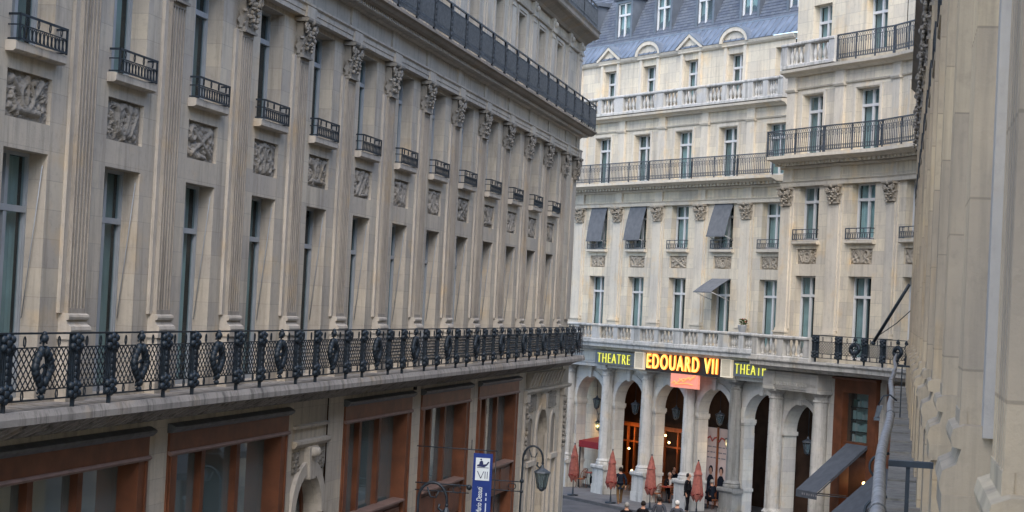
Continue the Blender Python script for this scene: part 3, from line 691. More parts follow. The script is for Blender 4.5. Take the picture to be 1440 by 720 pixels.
# --- arcade
m = MB(TB)
for c in [TC0 + .02 + TP * k for k in range(-1, 5)]:
    m.arch(c - TP / 2, c + TP / 2, 0, 6.35, c, 1.22, 4.48, 0, .55, 20)
bt(m, 'arcade_wall', 'stone_pale'); m = MB(TB)
m.fr = PV[0][0]; L0 = PV[0][1]; m.arch(0, L0 + .2, 0, 6.45, 1.86, 1.12, 4.72, 0, .55, 20)
bt(m, 'arcade_wall', 'stone_pale')
for k in range(-1, 5):
    m = MB(TB); c = TC0 + .02 + TP * k; m.archring(c, 4.48, 1.22, 1.50, 0, .06, 22); m.poly([(c - .10, 5.62), (c + .10, 5.62), (c + .16, 6.15), (c - .16, 6.15)], 0, .16); bt(m, 'arch_moulding', 'stone_pale')
    for s_ in (-1, 1): m = MB(TB); m.box(c + s_ * 1.42 - .26, c + s_ * 1.42 + .26, -.60, .07, 4.34, 4.50); m.box(c + s_ * 1.42 - .24, c + s_ * 1.42 + .24, -.58, .04, 4.26, 4.34); bt(m, 'impost', 'stone_pale'); m = MB(TB); m.box(c + s_ * 1.44 - .26, c + s_ * 1.44 + .26, -.60, .07, 1.36, 1.50); bt(m, 'pier_plinth', 'stone_pale')
m = MB(PV[0][0]); m.archring(1.86, 4.72, 1.12, 1.34, 0, .06, 20); m.poly([(1.76, 5.8), (1.96, 5.8), (2.02, 6.3), (1.70, 6.3)], 0, .16)
for c in (.60, 3.12):
    q = MB(PV[0][0]); q.box(c - .20, c + .20, -.58, .07, 4.58, 4.73); bt(q, 'impost', 'stone_pale'); q = MB(PV[0][0]); q.box(c - .22, c + .22, -.58, .06, 1.36, 1.5); bt(q, 'pier_plinth', 'stone_pale')
bt(m, 'arch_moulding', 'stone_pale')
def column(fr, u, top):
    s = MB(fr); s.box(u - .50, u + .50, 0, .56, 0, .55); s.box(u - .47, u + .47, 0, .53, .55, 1.28)
    s.prof(u - .54, u + .54, [(0, 1.28), (.55, 1.28), (.62, 1.36), (.62, 1.46), (.58, 1.50), (0, 1.50)])
    cz = .20; R0 = .30; p = [(.40, 1.50), (.40, 1.58), (.39, 1.62), (.36, 1.66), (.39, 1.70), (.34, 1.76), (R0, 1.82)]
    n = 9; zz = [1.82 + (top - .42 - 1.82) * i / n for i in range(n + 1)]
    for i in range(1, n):
        r = R0 - .035 * (i / n) ** 1.6; p += [(r, zz[i] - .016), (r - .010, zz[i] - .012), (r - .010, zz[i] + .012), (r, zz[i] + .016)]
    p += [(R0 - .035, zz[-1]), (.30, top - .40), (.30, top - .36), (.265, top - .34), (.27, top - .22), (.36, top - .12), (.38, top - .10)]
    s.lathe(u, cz, 0, p, 20, smooth=False); s.box(u - .42, u + .42, 0, .58, top - .10, top)
    return bt(s, 'column', 'stone_pale_plain')
for k in range(0, 5): column(TB, TC0 + .02 + TP * (k - .5) , 6.2) if k < 5 else None
column(TB, TC0 + .02 + TP * 3.5, 6.2)
column(PV[0][0], .42, 6.36); column(PV[0][0], L0 - .10, 6.4)
m = MB(TB)
for fr, a, b in [(TB, S0, S1)] + [(f, .08, L + .25) for f, L in PV[:1]]:
    m.fr = fr; o = 0 if fr is TB else .12
    if fr is not TB: m.box(.12, L0 + .2, .3, .57, 6.40, 7.0); dentils(m, .15, L0 + .2, .56, .62, 6.5, 6.62, .2)
    m.prof(a, b, [(-.2, 6.2 + o), (.53, 6.2 + o), (.53, 6.33 + o), (.57, 6.38 + o), (.57, 6.44 + o), (.42, 6.48 + o), (.42, 7.0), (.60, 7.06), (-.2, 7.06)])
    for u in ([TC0 + .02 + TP * (k - .5) for k in range(0, 5)] if fr is TB else [.42, L0 - .10]): m.box(u - .36, u + .36, .3, .62, 6.2 + o - .005, 6.98)
for fr, L in PV[1:]: m.fr = fr; m.wall(0, L, 0, 7.1, [(.62, 3.0, 0, 6.9)] if L > 3.1 and fr is PV[1][0] else [], .0, .4)
bt(m, 'arcade_entablature', 'stone_pale')
# --- stone balcony + balustrades
m = MB(TB); sl = [(-.2, 7.06), (.80, 7.06), (.92, 7.16), (1.05, 7.20), (1.05, 7.32), (1.12, 7.40), (1.12, 7.46), (-.2, 7.46)]
m.prof(S0, S1, sl)
for fr, L in PV: m.fr = fr; m.prof(-.25 if fr is PV[0][0] else -.1, L + .1, sl)
bt(m, 'balcony_slab', 'stone_pale_plain')
for k in range(-2, 5):
    s = MB(TB); u = TC0 + TP * (k - .5); ub = min(u + TP, S1)
    balustrade(s, u, ub, .86, 7.46, 8.28); bt(s, 'balustrade', 'stone_pale_plain')
fr, L = PV[0]; s = MB(fr); balustrade(s, -.2, L + .2, .86, 7.46, 8.34); bt(s, 'balustrade', 'stone_pale_plain')
for fr, L in PV[1:]:
    s = MB(fr)
    k = .25 if fr is PV[1][0] else 0
    ornate_rail(s, k, .95, 7.62, 8.42, L + .25 - k); bt(s, 'balcony_railing', 'iron')
# --- pilasters, capitals, panels, sills
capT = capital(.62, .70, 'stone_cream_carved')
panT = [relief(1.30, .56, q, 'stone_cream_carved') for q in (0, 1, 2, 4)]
jlT = juliet(1.42, .40, .2, 'iron_worn')
wt1 = [casement(1.30, 2.98, 2.25, 'window_white', 'curtain_light', q) for q in (0, 1, 2)]
wt2 = [casement(1.30, 2.02, 1.45, 'window_white', 'curtain_light', q) for q in (0, 1)]
wt3 = [casement(1.28, 2.26, 1.65, 'window_white', 'curtain_light', q) for q in (0, 1)]
wt4 = [casement(1.10, 1.82, 1.2, 'window_white', 'curtain_light', q) for q in (0, 2)]
def bayfurn(fr, c, i, atz, ath):
    wt1[i % 3].put(RT, fr, c, -.32, 7.62); wt2[i % 2].put(RT, fr, c, -.32, 11.92); wt3[i % 2].put(RT, fr, c, -.32, 15.12)
    s = MB(fr); s.prof(c - .80, c + .80, [(-.05, 11.76), (.12, 11.76), (.17, 11.80), (.17, 11.90), (-.3, 11.92)]); bt(s, 'sill', 'stone_cream_plain')
    jlT.put(RT, fr, c, 0, 11.92); panT[i % 4].put(RT, fr, c, 0, 11.32)
for i, c in enumerate(tc):
    if c + .66 < S1: bayfurn(TB, c, i, 0, 0); wt4[i % 2].put(RT, TB, c, -.57, 18.9)
allp = [(TB, u) for u in tp if u < S1] + [(f, 0.0) for f, L in PV] 
for fr, u in allp:
    m = MB(fr); hw = .31
    if fr is PV[0][0]: u = .28
    m.box(u - .30, u + .30, 0, .10, 8.6, 13.22); m.box(u - .42, u + .42, 0, .05, 8.6, 13.9)
    m.box(u - .38, u + .38, 0, .16, 7.46, 8.45); m.box(u - .42, u + .42, 0, .20, 8.45, 8.52); m.box(u - .35, u + .35, 0, .14, 8.52, 8.62)
    capT.put(RT, fr, u, .10, 13.24)
    m.box(u - .26, u + .26, 0, .09, 15.1, 17.55); m.prof(u - .32, u + .32, [(0, 17.55), (.13, 17.55), (.17, 17.63), (.17, 17.68), (0, 17.70)])
    m.box(u - .26, u + .26, 0, .10, 17.70, 18.2)
    m.box(u - .28, u + .28, 0, .09, 13.95, 14.62); bt(m, 'pilaster', 'stone_cream_plain')
for fr, L in PV:
    c = L / 2 - .05; i = PV.index((fr, L)); bayfurn(fr, c, i + 1, 0, 0)
    casement(1.18, 2.05, 1.4, 'window_white', 'curtain_light', 0).put(RT, fr, c, -.57, 18.75)
# --- entablature bands
m = MB(TB)
for fr, a, b, z in [(TB, S0, S1, 0)] + [(f, -.1, L + .05, 0) for f, L in PV]:
    m.fr = fr
    m.prof(a, b, [(-.1, 13.95), (.12, 13.95), (.14, 14.08), (.19, 14.14), (.07, 14.17), (-.1, 14.17)])
    m.prof(a, b, [(-.1, 14.62), (.12, 14.62), (.2, 14.70), (-.1, 14.72)]); dentils(m, a, b, .12, .42, 14.72, 14.83, .26)
    m.prof(a, b, [(-.1, 14.83), (.48, 14.83), (.62, 14.90), (.80, 14.94), (.80, 15.06), (-.1, 15.08)])
    m.prof(a, b, [(-.1, 17.62), (.05, 17.62), (.08, 17.68), (-.1, 17.70)])
    m.prof(a, b, [(-.3, 18.12), (.12, 18.12), (.20, 18.20), (.40, 18.26), (.42, 18.36), (-.3, 18.40)])
    for c in (tc if fr is TB else [(b - .05) / 2 - .05]):
        if c + .8 > b: continue
        m.box(c - .82, c - .67, 0, .03, 15.1, 17.5); m.box(c + .67, c + .82, 0, .03, 15.1, 17.5); m.box(c - .82, c + .82, 0, .031, 17.42, 17.52)
m.fr = TB; m.prof(S0, S1, [(-.35, 21.02), (-.18, 21.02), (-.10, 21.10), (-.05, 21.22), (-.35, 21.25)])
bt(m, 'cornice', 'stone_cream_plain')
# --- attic balustrades
for k in range(-2, 5):
    s = MB(TB); u = TC0 + TP * (k - .5); balustrade(s, u, min(u + TP, S1), .18, 18.42, 19.35); bt(s, 'attic_balustrade', 'stone_pale_plain')
fr, L = PV[0]; s = MB(fr); balustrade(s, -.1, L * .98, .18, 18.42, 19.38); bt(s, 'attic_balustrade', 'stone_pale_plain')
for fr, L in PV[1:]: s = MB(fr); vrail(s, 0, L + .03, .25, 18.42, 19.40, .13, 1.1, True); bt(s, 'attic_railing', 'iron_worn')
# --- long iron balcony
for k in range(-2, 5):
    s = MB(TB); u = TC0 + TP * (k - .5); vrail(s, u, min(u + TP, S1), .70, 15.06, 16.02, .125, 1.66, True); bt(s, 'iron_railing', 'iron_worn')
for fr, L in PV: s = MB(fr); vrail(s, -.25 if fr is PV[0][0] else -.0, L + .12, .70, 15.06, 16.04, .125, 1.66, True); bt(s, 'iron_railing', 'iron_worn')
s = MB(PV[0][0])
for k in range(9): s.box(-.26, -.235, k * .08, .02 + k * .08, 15.08, 16.02)
s.box(-.27, -.23, 0, .72, 15.99, 16.03); bt(s, 'iron_railing', 'iron_worn')
# --- dormer pediments on the attic, attic pilaster strips
for i, c in enumerate(tc):
    if c + 1 > S1: continue
    s = MB(TB); w0, w1 = -.5, .05
    s.box(c - .92, c + .92, -.27, -.10, 21.05, 21.18); s.box(c - .80, c - .60, -.25, -.16, 18.5, 21.05); s.box(c + .60, c + .80, -.25, -.16, 18.5, 21.05)
    if i % 2 == 0:
        s.poly([(c - .95, 21.18), (c + .95, 21.18), (c, 21.80)], -1.2, -.14); s.poly([(c - 1.02, 21.20), (c - .86, 21.20), (c, 21.74), (c + .86, 21.20), (c + 1.02, 21.20), (c + 1.02, 21.26), (c, 21.90), (c - 1.02, 21.26)], -1.2, -.02)
    else:
        pt = [(c + .95 * math.cos(PI * t / 14), 21.18 + .60 * math.sin(PI * t / 14)) for t in range(15)]; s.poly(pt, -1.2, -.14)
        n = 14
        for t in range(n):
            a, b = PI * t / n, PI * (t + 1) / n; q = [(c + r * math.cos(x), 21.2 + r2 * math.sin(x)) for r, r2, x in ((.84, .50, a), (1.02, .68, a), (1.02, .68, b), (.84, .50, b))]; s.poly(q, -1.2, -.02)
    p = bt(s, 'pediment', 'stone_cream_plain')
    s = MB(TB)
    if i % 2 == 0: s.poly([(c - 1.08, 21.265), (c, 21.905), (c + 1.08, 21.265), (c + 1.08, 21.30), (c, 21.96), (c - 1.08, 21.30)], -1.6, .0)
    else:
        for t in range(n):
            a, b = PI * t / n, PI * (t + 1) / n; q = [(c + r * math.cos(x), 21.2 + r2 * math.sin(x)) for r, r2, x in ((1.025, .685, a), (1.06, .72, a), (1.06, .72, b), (1.025, .685, b))]; s.poly(q, -1.6, .0)
    bt(s, 'pediment_capping', 'zinc')
# --- mansard roof
m = MB(TB); SR = S1 + 1.2
m.mi = 1; m.quad((S0, -.06, 21.25), (SR, -.06, 21.25), (SR, -.75, 22.15), (S0, -.75, 22.15)); m.box(S0, SR, -.85, -.72, 22.12, 22.2)
for k in range(60):
    u = S0 + k * .42
    if u < SR: m.tube([(u, -.06, 21.27), (u, -.75, 22.17)], .018, 4)
m.mi = 0
z0, w0, rows_ = 22.2, -.80, 26
for r in range(rows_):
    za, zb = z0 + r * .15, z0 + (r + 1) * .15; wa, wb = w0 - r * .062, w0 - (r + 1) * .062
    m.quad((S0, wa + .018, za), (SR, wa + .018, za), (SR, wb, zb), (S0, wb, zb)); m.quad((S0, wa + .018, za), (SR, wa + .018, za), (SR, wa, za), (S0, wa, za))
m.quad((S0, wb, zb), (SR, wb, zb), (SR, -12, zb + .8), (S0, -12, zb + .8))
bt(m, 'mansard_roof', ['slate', 'zinc'])
for k in range(-2, 5):
    c = TC0 + TP * k + .0
    if c + .9 > SR: continue
    s = MB(TB); s.box(c - .72, c - .56, -1.9, -.86, 22.22, 24.35); s.box(c + .56, c + .72, -1.9, -.86, 22.22, 24.35); s.box(c - .56, c + .56, -1.9, -.86, 22.2, 22.3); s.box(c - .56, c + .56, -1.9, -.86, 24.2, 24.35)
    s.prof(c - .85, c + .85, [(-2.4, 24.35), (-.78, 24.35), (-.74, 24.42), (-.80, 24.5), (-2.4, 24.62)])
    s.poly([(c - .72, 22.2), (c - .74, 24.35), (c - .70, 24.35), (c - .70, 22.2)], -2.3, -.9)
    o = bt(s, 'dormer', 'zinc_dark'); wd = casement(1.12, 1.9, 1.3, 'window_white', 'curtain_light', [0, 1, 2][k % 3]).o
    wd.parent = o; p = Vector(TB.w(c, -.98, 22.3)) - Vector(RT.location); wd.location = p; wd.rotation_euler = (0, 0, TB.th)
# pavilion shop front
fr, L = PV[1]
s = MB(fr); a, b = .62, 2.98
s.box(a, a + .50, -.25, .16, 0, 6.9); s.box(b - .42, b, -.25, .16, 0, 6.9); s.box(a + .5, b - .42, -.25, .16, 6.45, 6.9); s.box(a + .5, b - .42, -.25, .10, 4.2, 4.66); s.prof(a - .06, b + .06, [(-.1, 6.9), (.2, 6.9), (.28, 6.98), (-.1, 7.02)])
s.box(a + .56, b - .48, -.2, .13, 4.66, 4.72); o = bt(s, 'shopfront', 'wood')
s = MB(fr); s.quad((a + .5, -.1, 4.66), (b - .42, -.1, 4.66), (b - .42, -.1, 6.45), (a + .5, -.1, 6.45)); s.build('shop_pane', 'glass', o, off=RT.location)
s = MB(fr); s.box(a + .5, b - .42, -.5, -.48, 4.66, 6.45); s.build('shelf_back', 'curtain_light', o, off=RT.location)
s = MB(fr)
for z in (5.05, 5.48, 5.92): s.box(a + .55, b - .47, -.46, -.18, z, z + .04)
s.build('shelf', 'dark', o, off=RT.location)
s = MB(fr)
for z in (4.7, 5.09, 5.52, 5.96):
    u = a + .6
    while u < b - .6:
        w = rnd.uniform(.08, .2); h = rnd.uniform(.15, .33); s.mi = rnd.choice((0, 0, 1, 2)); s.box(u, u + w, -.4, -.25, z, z + h); u += w + rnd.uniform(.02, .12)
s.build('shelf_goods', ['carton', 'bottle', 'window_white'], o, off=RT.location)
s = MB(fr); s.box(a + .5, b - .42, -2.5, -2.4, 0, 4.2); s.box(a + .3, a + .5, -2.5, -.25, 0, 4.2); s.box(b - .42, b - .3, -2.5, -.25, 0, 4.2); bt(s, 'shop_interior', 'interior')
for q in ((1.0, -.55, 3.50, .07), (1.62, -.55, 3.25, .06), (1.45, -1.6, 2.9, .04)): s = MB(fr); s.ball(*q, 8); bt(s, 'shop_bulb', 'bulb')
fr2, L2 = PV[2]
s = MB(fr2); s.box(.45, .9, -.2, .16, 0, 6.9); s.box(2.5, 2.9, -.2, .16, 0, 6.9); s.box(.9, 2.5, -.2, .16, 6.4, 6.9); s.box(.9, 2.5, -.1, .02, 0, 6.4); bt(s, 'shopfront', 'wood')
# arcade interior: ceiling, back wall, glazed restaurant front
m = MB(TB); m.mi = 0; m.box(-8.2, 13.2, -4.6, -4.5, 0, 6.3); m.box(-8.2, 13.2, -4.5, -.57, 6.2, 6.3); m.box(-8.3, -8.2, -4.5, 0, 0, 6.2)
m.fr = PV[0][0]; m.box(.2, 4.2, -3.4, -3.3, 0, 6.3); m.box(.2, 4.2, -3.3, -.57, 6.46, 6.5); m.box(.15, .25, -3.3, -.57, 0, 6.46)
bt(m, 'arcade_interior', 'interior')
m = MB(TB); m.box(-8.0, -2.75, -1.6, -1.5, 0, 6.2); bt(m, 'arcade_side_wall', 'stone_cream')
m = MB(TB)
for u in (-4.6, -3.9, -3.3, -2.6, -1.6, -.7, .4, 1.5, 2.9, 5.0): m.box(u, u + .10, -3.9, -3.8, 0, 3.2)
m.box(-5, 5.2, -3.92, -3.78, 3.1, 3.3); m.box(-5, 5.2, -3.92, -3.78, 0, .7); m.box(-5, 5.2, -3.9, -3.82, 2.3, 2.38)
bt(m, 'restaurant_front', 'amber_wood')
for u, z, w in ((-3.9, 2.6, -3.5), (-3.1, 2.0, -3.4), (-.3, 2.9, -3.6), (.3, 2.6, -3.4), (-2.9, .9, -3.5), (3.2, 3.0, -3.7)): m = MB(TB); m.ball(u, w, z, .055, 6); bt(m, 'restaurant_bulb', 'bulb')
# real lamps inside the lit arcade
def plight(loc, e, col=(1, .5, .2), r=.12):
    d = bpy.data.lights.new('lamp_light', 'POINT'); d.energy = e; d.color = col; d.shadow_soft_size = r; o = bpy.data.objects.new('lamp_light', d); COL.objects.link(o); o.location = loc; return o
for u, w, z, e in ((-3.2, -3.2, 2.7, 14), (.6, -3.2, 2.7, 9)): plight(TB.w(u, w, z), e)
plight(PV[1][0].w(1.8, -1.2, 3.4), 7)

# ================================================================== RIGHT BUILDING (beside the camera)
RB = Fr(.44, 0, -PI / 2); RR = empty('near_facade_building', (.44, 30, 0))
tag(RR, 'near yellowish stone building seen edge-on at the right', 'building')
def brt(mb, name, m, parent=None): return mb.build(name, m, parent or RR, off=RR.location)
rp = [5.55 + PER * k for k in range(-2, 15)]; rc = [y + PER / 2 for y in rp[:-1]]
YA, YB = -3, rp[-1] + .6
ops = []
for y in rc: ops += [(-y - .72, -y + .72, 7.15, 10.98), (-y - .70, -y + .70, 12.56, 14.95)]
m = MB(RB); m.wall(-YB, -YA, 0, 15.1, ops, 0, .4); m.wall(-YB, -YA, 15.1, 20.6, [(-y - .6, -y + .6, 17, 19) for y in rc], .0, .35)
m.quad((-YB, 0, 0), (-YB, -12, 0), (-YB, -12, 20.6), (-YB, 0, 20.6)); m.quad((-YA, 0, 0), (-YA, -12, 0), (-YA, -12, 20.6), (-YA, 0, 20.6)); m.quad((-YA, 0, 20.6), (-YA, -12, 20.6), (-YB, -12, 20.6), (-YB, 0, 20.6))
brt(m, 'wall', 'stone_near')
m = MB(RB); m.box(-YB + .1, -YA - .1, -1.6, -1.5, 0, 20.4); brt(m, 'light_leak_backing', 'dark')  # added dark sheet, keeps light from leaking through the window openings
capR = capital(.58, .80, 'stone_carved')
for y in rp:
    if y < 1: continue
    s = MB(RB); s.box(-y - .50, -y + .50, 0, .05, 8.5, 14.2); brt(s, 'pilaster_backing', 'stone_backing'); s = MB(RB); pilaster(s, -y, 8.53, 14.16, .62, .03, .145); brt(s, 'pilaster', 'stone_near_plain')
    s = MB(RB); pedestal(s, -y, 6.6, 8.55, .86, .19); brt(s, 'pedestal', 'stone_near_plain')
    capR.put(RR, RB, -y, .11, 14.16)
    s = MB(RB); s.box(-y - 0.3, -y + .3, 0, .06, 15.1, 15.9); brt(s, 'frieze_block', 'stone_near_plain')
wr = casement(1.44, 3.83, 2.95); wr2 = casement(1.4, 2.39, 1.75); jr = juliet(1.6, .38, .10)
for y in rc:
    if y < 2: continue
    wr.put(RR, RB, -y, -.36, 7.15); wr2.put(RR, RB, -y, -.36, 12.56); jr.put(RR, RB, -y, .06, 12.56)
    s = MB(RB); s.prof(-y - .86, -y + .86, [(-.05, 12.40), (.10, 12.40), (.15, 12.44), (.15, 12.54), (-.3, 12.56)]); brt(s, 'sill', 'stone_near_plain')
m = MB(RB); m.prof(-YB, -YA, [(-.1, 15.06), (.12, 15.06), (.17, 15.3), (.05, 15.36), (-.1, 15.4)]); m.prof(-YB, -YA, [(-.1, 15.86), (.2, 15.86), (.34, 16.0), (.40, 16.05), (.40, 16.25), (-.1, 16.25)]); dentils(m, -YB, -YA, .16, .25, 15.76, 15.86, .2); brt(m, 'cornice', 'stone_soffit')
# ledge below with block joints
s = MB(RB); y = -YA
for k in range(75):
    y0 = -2 + k * .82
    if y0 > YB: break
    s.box(-y0 - .80, -y0, -.1, .50, 6.98, 7.12 + (.02 if k % 3 == 0 else 0)); s.box(-y0 - .81, -y0 + .0, .0, .42, 6.78, 6.975)
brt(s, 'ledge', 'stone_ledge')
m = MB(Fr(.40, 0, -PI / 2)); m.box(-60, 60, 0.0, 2.0, .0, .13); tag(m.build('pavement', 'pavement'), kind='structure')
# handrail tube with brackets
s = MB(); pts = []
for i in range(60):
    y = 3.0 + i * .8; pts.append((-.06 + .010 * math.sin(y * .9) + .012 * math.sin(y * .37 + 1), y * -1, 8.17 + .03 * math.sin(y * .5)))
# MB identity frame has w pointing to -y, so w=-y places the point at +y
s.tube(pts, .035, 12)
hr = s.build('handrail', 'pipe'); tag(hr, 'pale stained round handrail running along the near right facade', 'handrail')
for i in (7, 17, 29):
    s = MB(); x, w, z = pts[i]; s.tube([(x + .038 * math.cos(a * PI / 6), w, z + .038 * math.sin(a * PI / 6)) for a in range(12)], .004, 4, True); s.build('clamp', 'lead', hr)
def stanchion(y, label, z=8.16):
    s = MB(); s.box(-.03, .235, -y - .035, -y + .035, z - .018, z + .018); s.box(.075, .10, -y - .02, -y + .02, 7.1, z - .018)
    o = s.build('railing_bracket', 'iron'); tag(o, label, 'bracket', 'dark brackets carrying the pale handrail'); return o
stanchion(11.4, 'dark T-shaped metal bracket at the bottom right, nearest of the two by the pale handrail')
stanchion(37.5, 'thin dark metal bracket farther along the pale handrail, just below the iron balcony')
# floodlight clamped to the handrail
fx = empty('floodlight', (-.05, 20.0, 8.17)); fx.scale = (.72, .72, .72); tag(fx, 'small dark floodlight on a bent arm clamped to the pale handrail', 'light')
s = MB(); s.tube([(.08, 0, .02), (-.02, .02, .10), (-.12, .05, .08), (-.18, .06, -.05)], .012, 5); s.build('arm', 'iron', fx)
s = MB(); s.poly([(-.235, -.25), (-.16, -.22), (-.12, -.06), (-.20, -.07)], 0, .13); s.box(-.24, -.15, -.02, .15, -.28, -.24); s.build('lamp_housing', 'iron_worn', fx)
# hoop brackets hanging off the handrail
for (y, z, lb) in ((13.4, 7.98, 'upper dark iron hoop beside the pale handrail'), (12.0, 7.80, 'lower dark iron hoop beside the pale handrail')):
    s = MB(); s.tube([(-.08 - .085 * math.sin(t * PI / 8), -y, z + .085 * math.cos(t * PI / 8)) for t in range(9)], .010, 5); s.tube([(-.08, -y, z + .085), (-.03, -y, z + .1)], .01, 4); o = s.build('hoop_bracket', 'iron'); tag(o, lb, 'bracket', 'iron hoops beside the handrail')
# flagpole on the pavilion balcony
s = MB(); s.tube([(-.80, -61.0, 8.35), (.25, -60.0, 10.25)], .055, 8, r1=.05); s.tube([(-.75, -61.0, 8.5), (-.1, -60.3, 9.0), (.5, -60, 9.6)], .015, 4)
s.ball(-.80, -61.0, 8.33, .08, 6); tag(s.build('flagpole', 'iron'), 'dark slanting flagpole rising from the right end of the iron balcony', 'flagpole')

# ================================================================== PAVEMENT BY THE THEATRE
m = MB(TB); m.box(-7, 12.4, -4.5, 2.72, 0, .12); o = m.build('pavement', 'pavement'); tag(o, kind='structure')
m = MB(TB); m.box(-7, 12.4, 2.72, 2.90, 0, .13); o = m.build('kerb', 'kerb'); tag(o, kind='structure')

# ================================================================== THEATRE SIGNS
SG = 'lit signs over the theatre arcade'
def letters(fr, txt, ucen, w, zb, ht, wd, material, parent, bev=0.012, off=0):
    cu = bpy.data.curves.new('letters', 'FONT'); cu.body = txt; cu.size = 1; cu.extrude = .02; cu.offset = off; cu.space_character = 1.25; cu.align_x = 'CENTER'
    o = bpy.data.objects.new('letters', cu); COL.objects.link(o); dg = bpy.context.evaluated_depsgraph_get(); me = bpy.data.meshes.new_from_object(o.evaluated_get(dg)); bpy.data.objects.remove(o)
    xs = [v.co.x for v in me.vertices]; ys = [v.co.y for v in me.vertices]; sx = wd / (max(xs) - min(xs)); sy = ht / (max(ys) - min(ys)); cx = (max(xs) + min(xs)) / 2; y0 = min(ys)
    for v in me.vertices:
        u, z, e = (v.co.x - cx) * sx, (v.co.y - y0) * sy, v.co.z
        v.co = Vector(fr.w(ucen + u, w + e, zb + z)) - Vector(parent.location)
    me.materials.clear(); me.materials.append(MATS[material]); r = bpy.data.objects.new('letters', me); COL.objects.link(r); r.parent = parent; return r
def signboard(fr, u0, u1, z0, z1, w, label, board='sign_board', name='neon_sign', t=.12):
    p = fr.w((u0 + u1) / 2, w, z0); e = empty(name, p); tag(e, label, 'sign', SG); s = MB(fr); s.box(u0, u1, w - t, w, z0, z1); s.build('board', board, e, off=e.location); return e
SW = .74
e1 = signboard(TB, -.38, 2.97, 6.35, 6.98, SW, 'dark sign board with thin yellow neon word THEATRE left of the large lit name', 'zinc_dark')
letters(TB, 'THEATRE', 1.25, SW + .05, 6.42, .46, 2.7, 'neon_yellow', e1, off=-.022)
def gridpanel(u0, u1, z0, z1, label):
    e = signboard(TB, u0, u1, z0, z1, SW + .08, label, 'lit_panel', 'display_sign'); s = MB(TB); n = 4; s.box(u0 + .09, u1 - .09, SW + .08, SW + .084, z0 + .07, z1 - .07)
    for i in range(n):
        for j in range(6): s.box(u0 + .10 + (u1 - u0 - .2) * i / n, u0 + .10 + (u1 - u0 - .2) * (i + .45) / n, SW + .08, SW + .095, z0 + .08 + (z1 - z0 - .16) * j / 6, z0 + .08 + (z1 - z0 - .16) * (j + .35) / 6)
    s.build('printed_lines', 'print_faint', e, off=e.location)
gridpanel(3.02, 3.79, 6.28, 7.10, 'glowing cream panel with faint print at the left end of the large lit name')
e2 = signboard(TB, 3.83, 9.55, 6.25, 7.2, SW, 'dark sign board with large orange and gold neon name EDOUARD VII')
letters(TB, 'EDOUARD VII', 6.69, SW + .05, 6.36, .70, 5.35, 'neon_orange', e2, off=.035)
letters(TB, 'EDOUARD VII', 6.69, SW + .09, 6.375, .66, 5.28, 'neon_gold', e2, off=-.012)
gridpanel(9.59, 10.35, 6.28, 7.12, 'glowing cream panel with faint print at the right end of the large lit name')
e3 = signboard(TB, 10.39, 13.5, 6.38, 7.0, SW, 'dark sign board with yellow neon THEATRE at the right, partly hidden by stone pavilion', 'zinc_dark')
letters(TB, 'THEATRE', 11.78, SW + .05, 6.48, .44, 2.42, 'neon_yellow', e3, off=-.022)
e4 = signboard(TB, 5.87, 7.92, 5.62, 6.24, SW + .02, 'lit pinkish poster box with red handwriting scribble hung under the large lit name', 'lit_pink', 'lit_poster_box')
s = MB(TB); s.tube([(6.02 + .17 * i, SW + .05, 5.80 + .035 * i + .08 * math.sin(i * 2.1)) for i in range(11)], .03, 5); s.tube([(6.57 + .14 * i, SW + .05, 5.98 + .02 * i + .05 * math.cos(i * 2.6)) for i in range(9)], .025, 5); s.tube([(6.17, SW + .05, 5.75), (7.07, SW + .05, 5.84), (7.57, SW + .05, 5.8)], .022, 5)
s.build('handwriting', 'lit_scribble', e4, off=e4.location)

# ================================================================== LANTERNS
def lantern_mesh(parent, lit, sc=1.0, gl='lamp_glass'):
    s = MB()
    s.lathe(0, 0, 0, [(.001, .62 * sc), (.03 * sc, .60 * sc), (.05 * sc, .52 * sc), (.20 * sc, .44 * sc), (.22 * sc, .40 * sc), (.17 * sc, .385 * sc)], 6, smooth=False)
    s.lathe(0, 0, 0, [(.11 * sc, 0), (.115 * sc, .03 * sc), (.05 * sc, -.05 * sc), (.001, -.07 * sc)], 6, smooth=False)
    for k in range(6):
        a = k * PI / 3; s.tube([(.11 * sc * math.cos(a), .11 * sc * math.sin(a), .02 * sc), (.18 * sc * math.cos(a), .18 * sc * math.sin(a), .40 * sc)], .011 * sc, 4)
    s.build('lantern_frame', 'iron_worn', parent)
    s = MB(); s.lathe(0, 0, 0, [(.105 * sc, .02 * sc), (.17 * sc, .39 * sc)], 6, smooth=False); s.build('lantern_glass', gl, parent)
    if lit: s = MB(); s.ball(0, 0, .2 * sc, .07 * sc, 7); s.build('bulb', 'bulb', parent)
lab = ['in the leftmost arch, against pale wall', 'in the second arch from the left', 'in the third arch from the left, left of the lit poster box', 'in the fourth arch above the pale poster']
for k in range(4):
    c = TC0 + .02 + TP * k; p = TB.w(c - .83, -.9, 4.05); e = empty('hanging_lantern', p); tag(e, 'dark lantern hanging ' + lab[k], 'lantern', 'unlit lanterns hanging in the arcade')
    lantern_mesh(e, False, 1.05); s = MB(); s.tube([(0, 0, .6), (0, 0, 2.15)], .012, 4); s.build('chain', 'iron', e)
p = PV[0][0].w(1.15, -.8, 3.95); e = empty('hanging_lantern', p); tag(e, 'dark glass lantern hanging in the narrow arch right of the neon signs', 'lantern', 'unlit lanterns hanging in the arcade'); lantern_mesh(e, False, 1.05)
s = MB(); s.tube([(0, 0, .6), (0, 0, 2.2)], .012, 4); s.build('chain', 'iron', e)
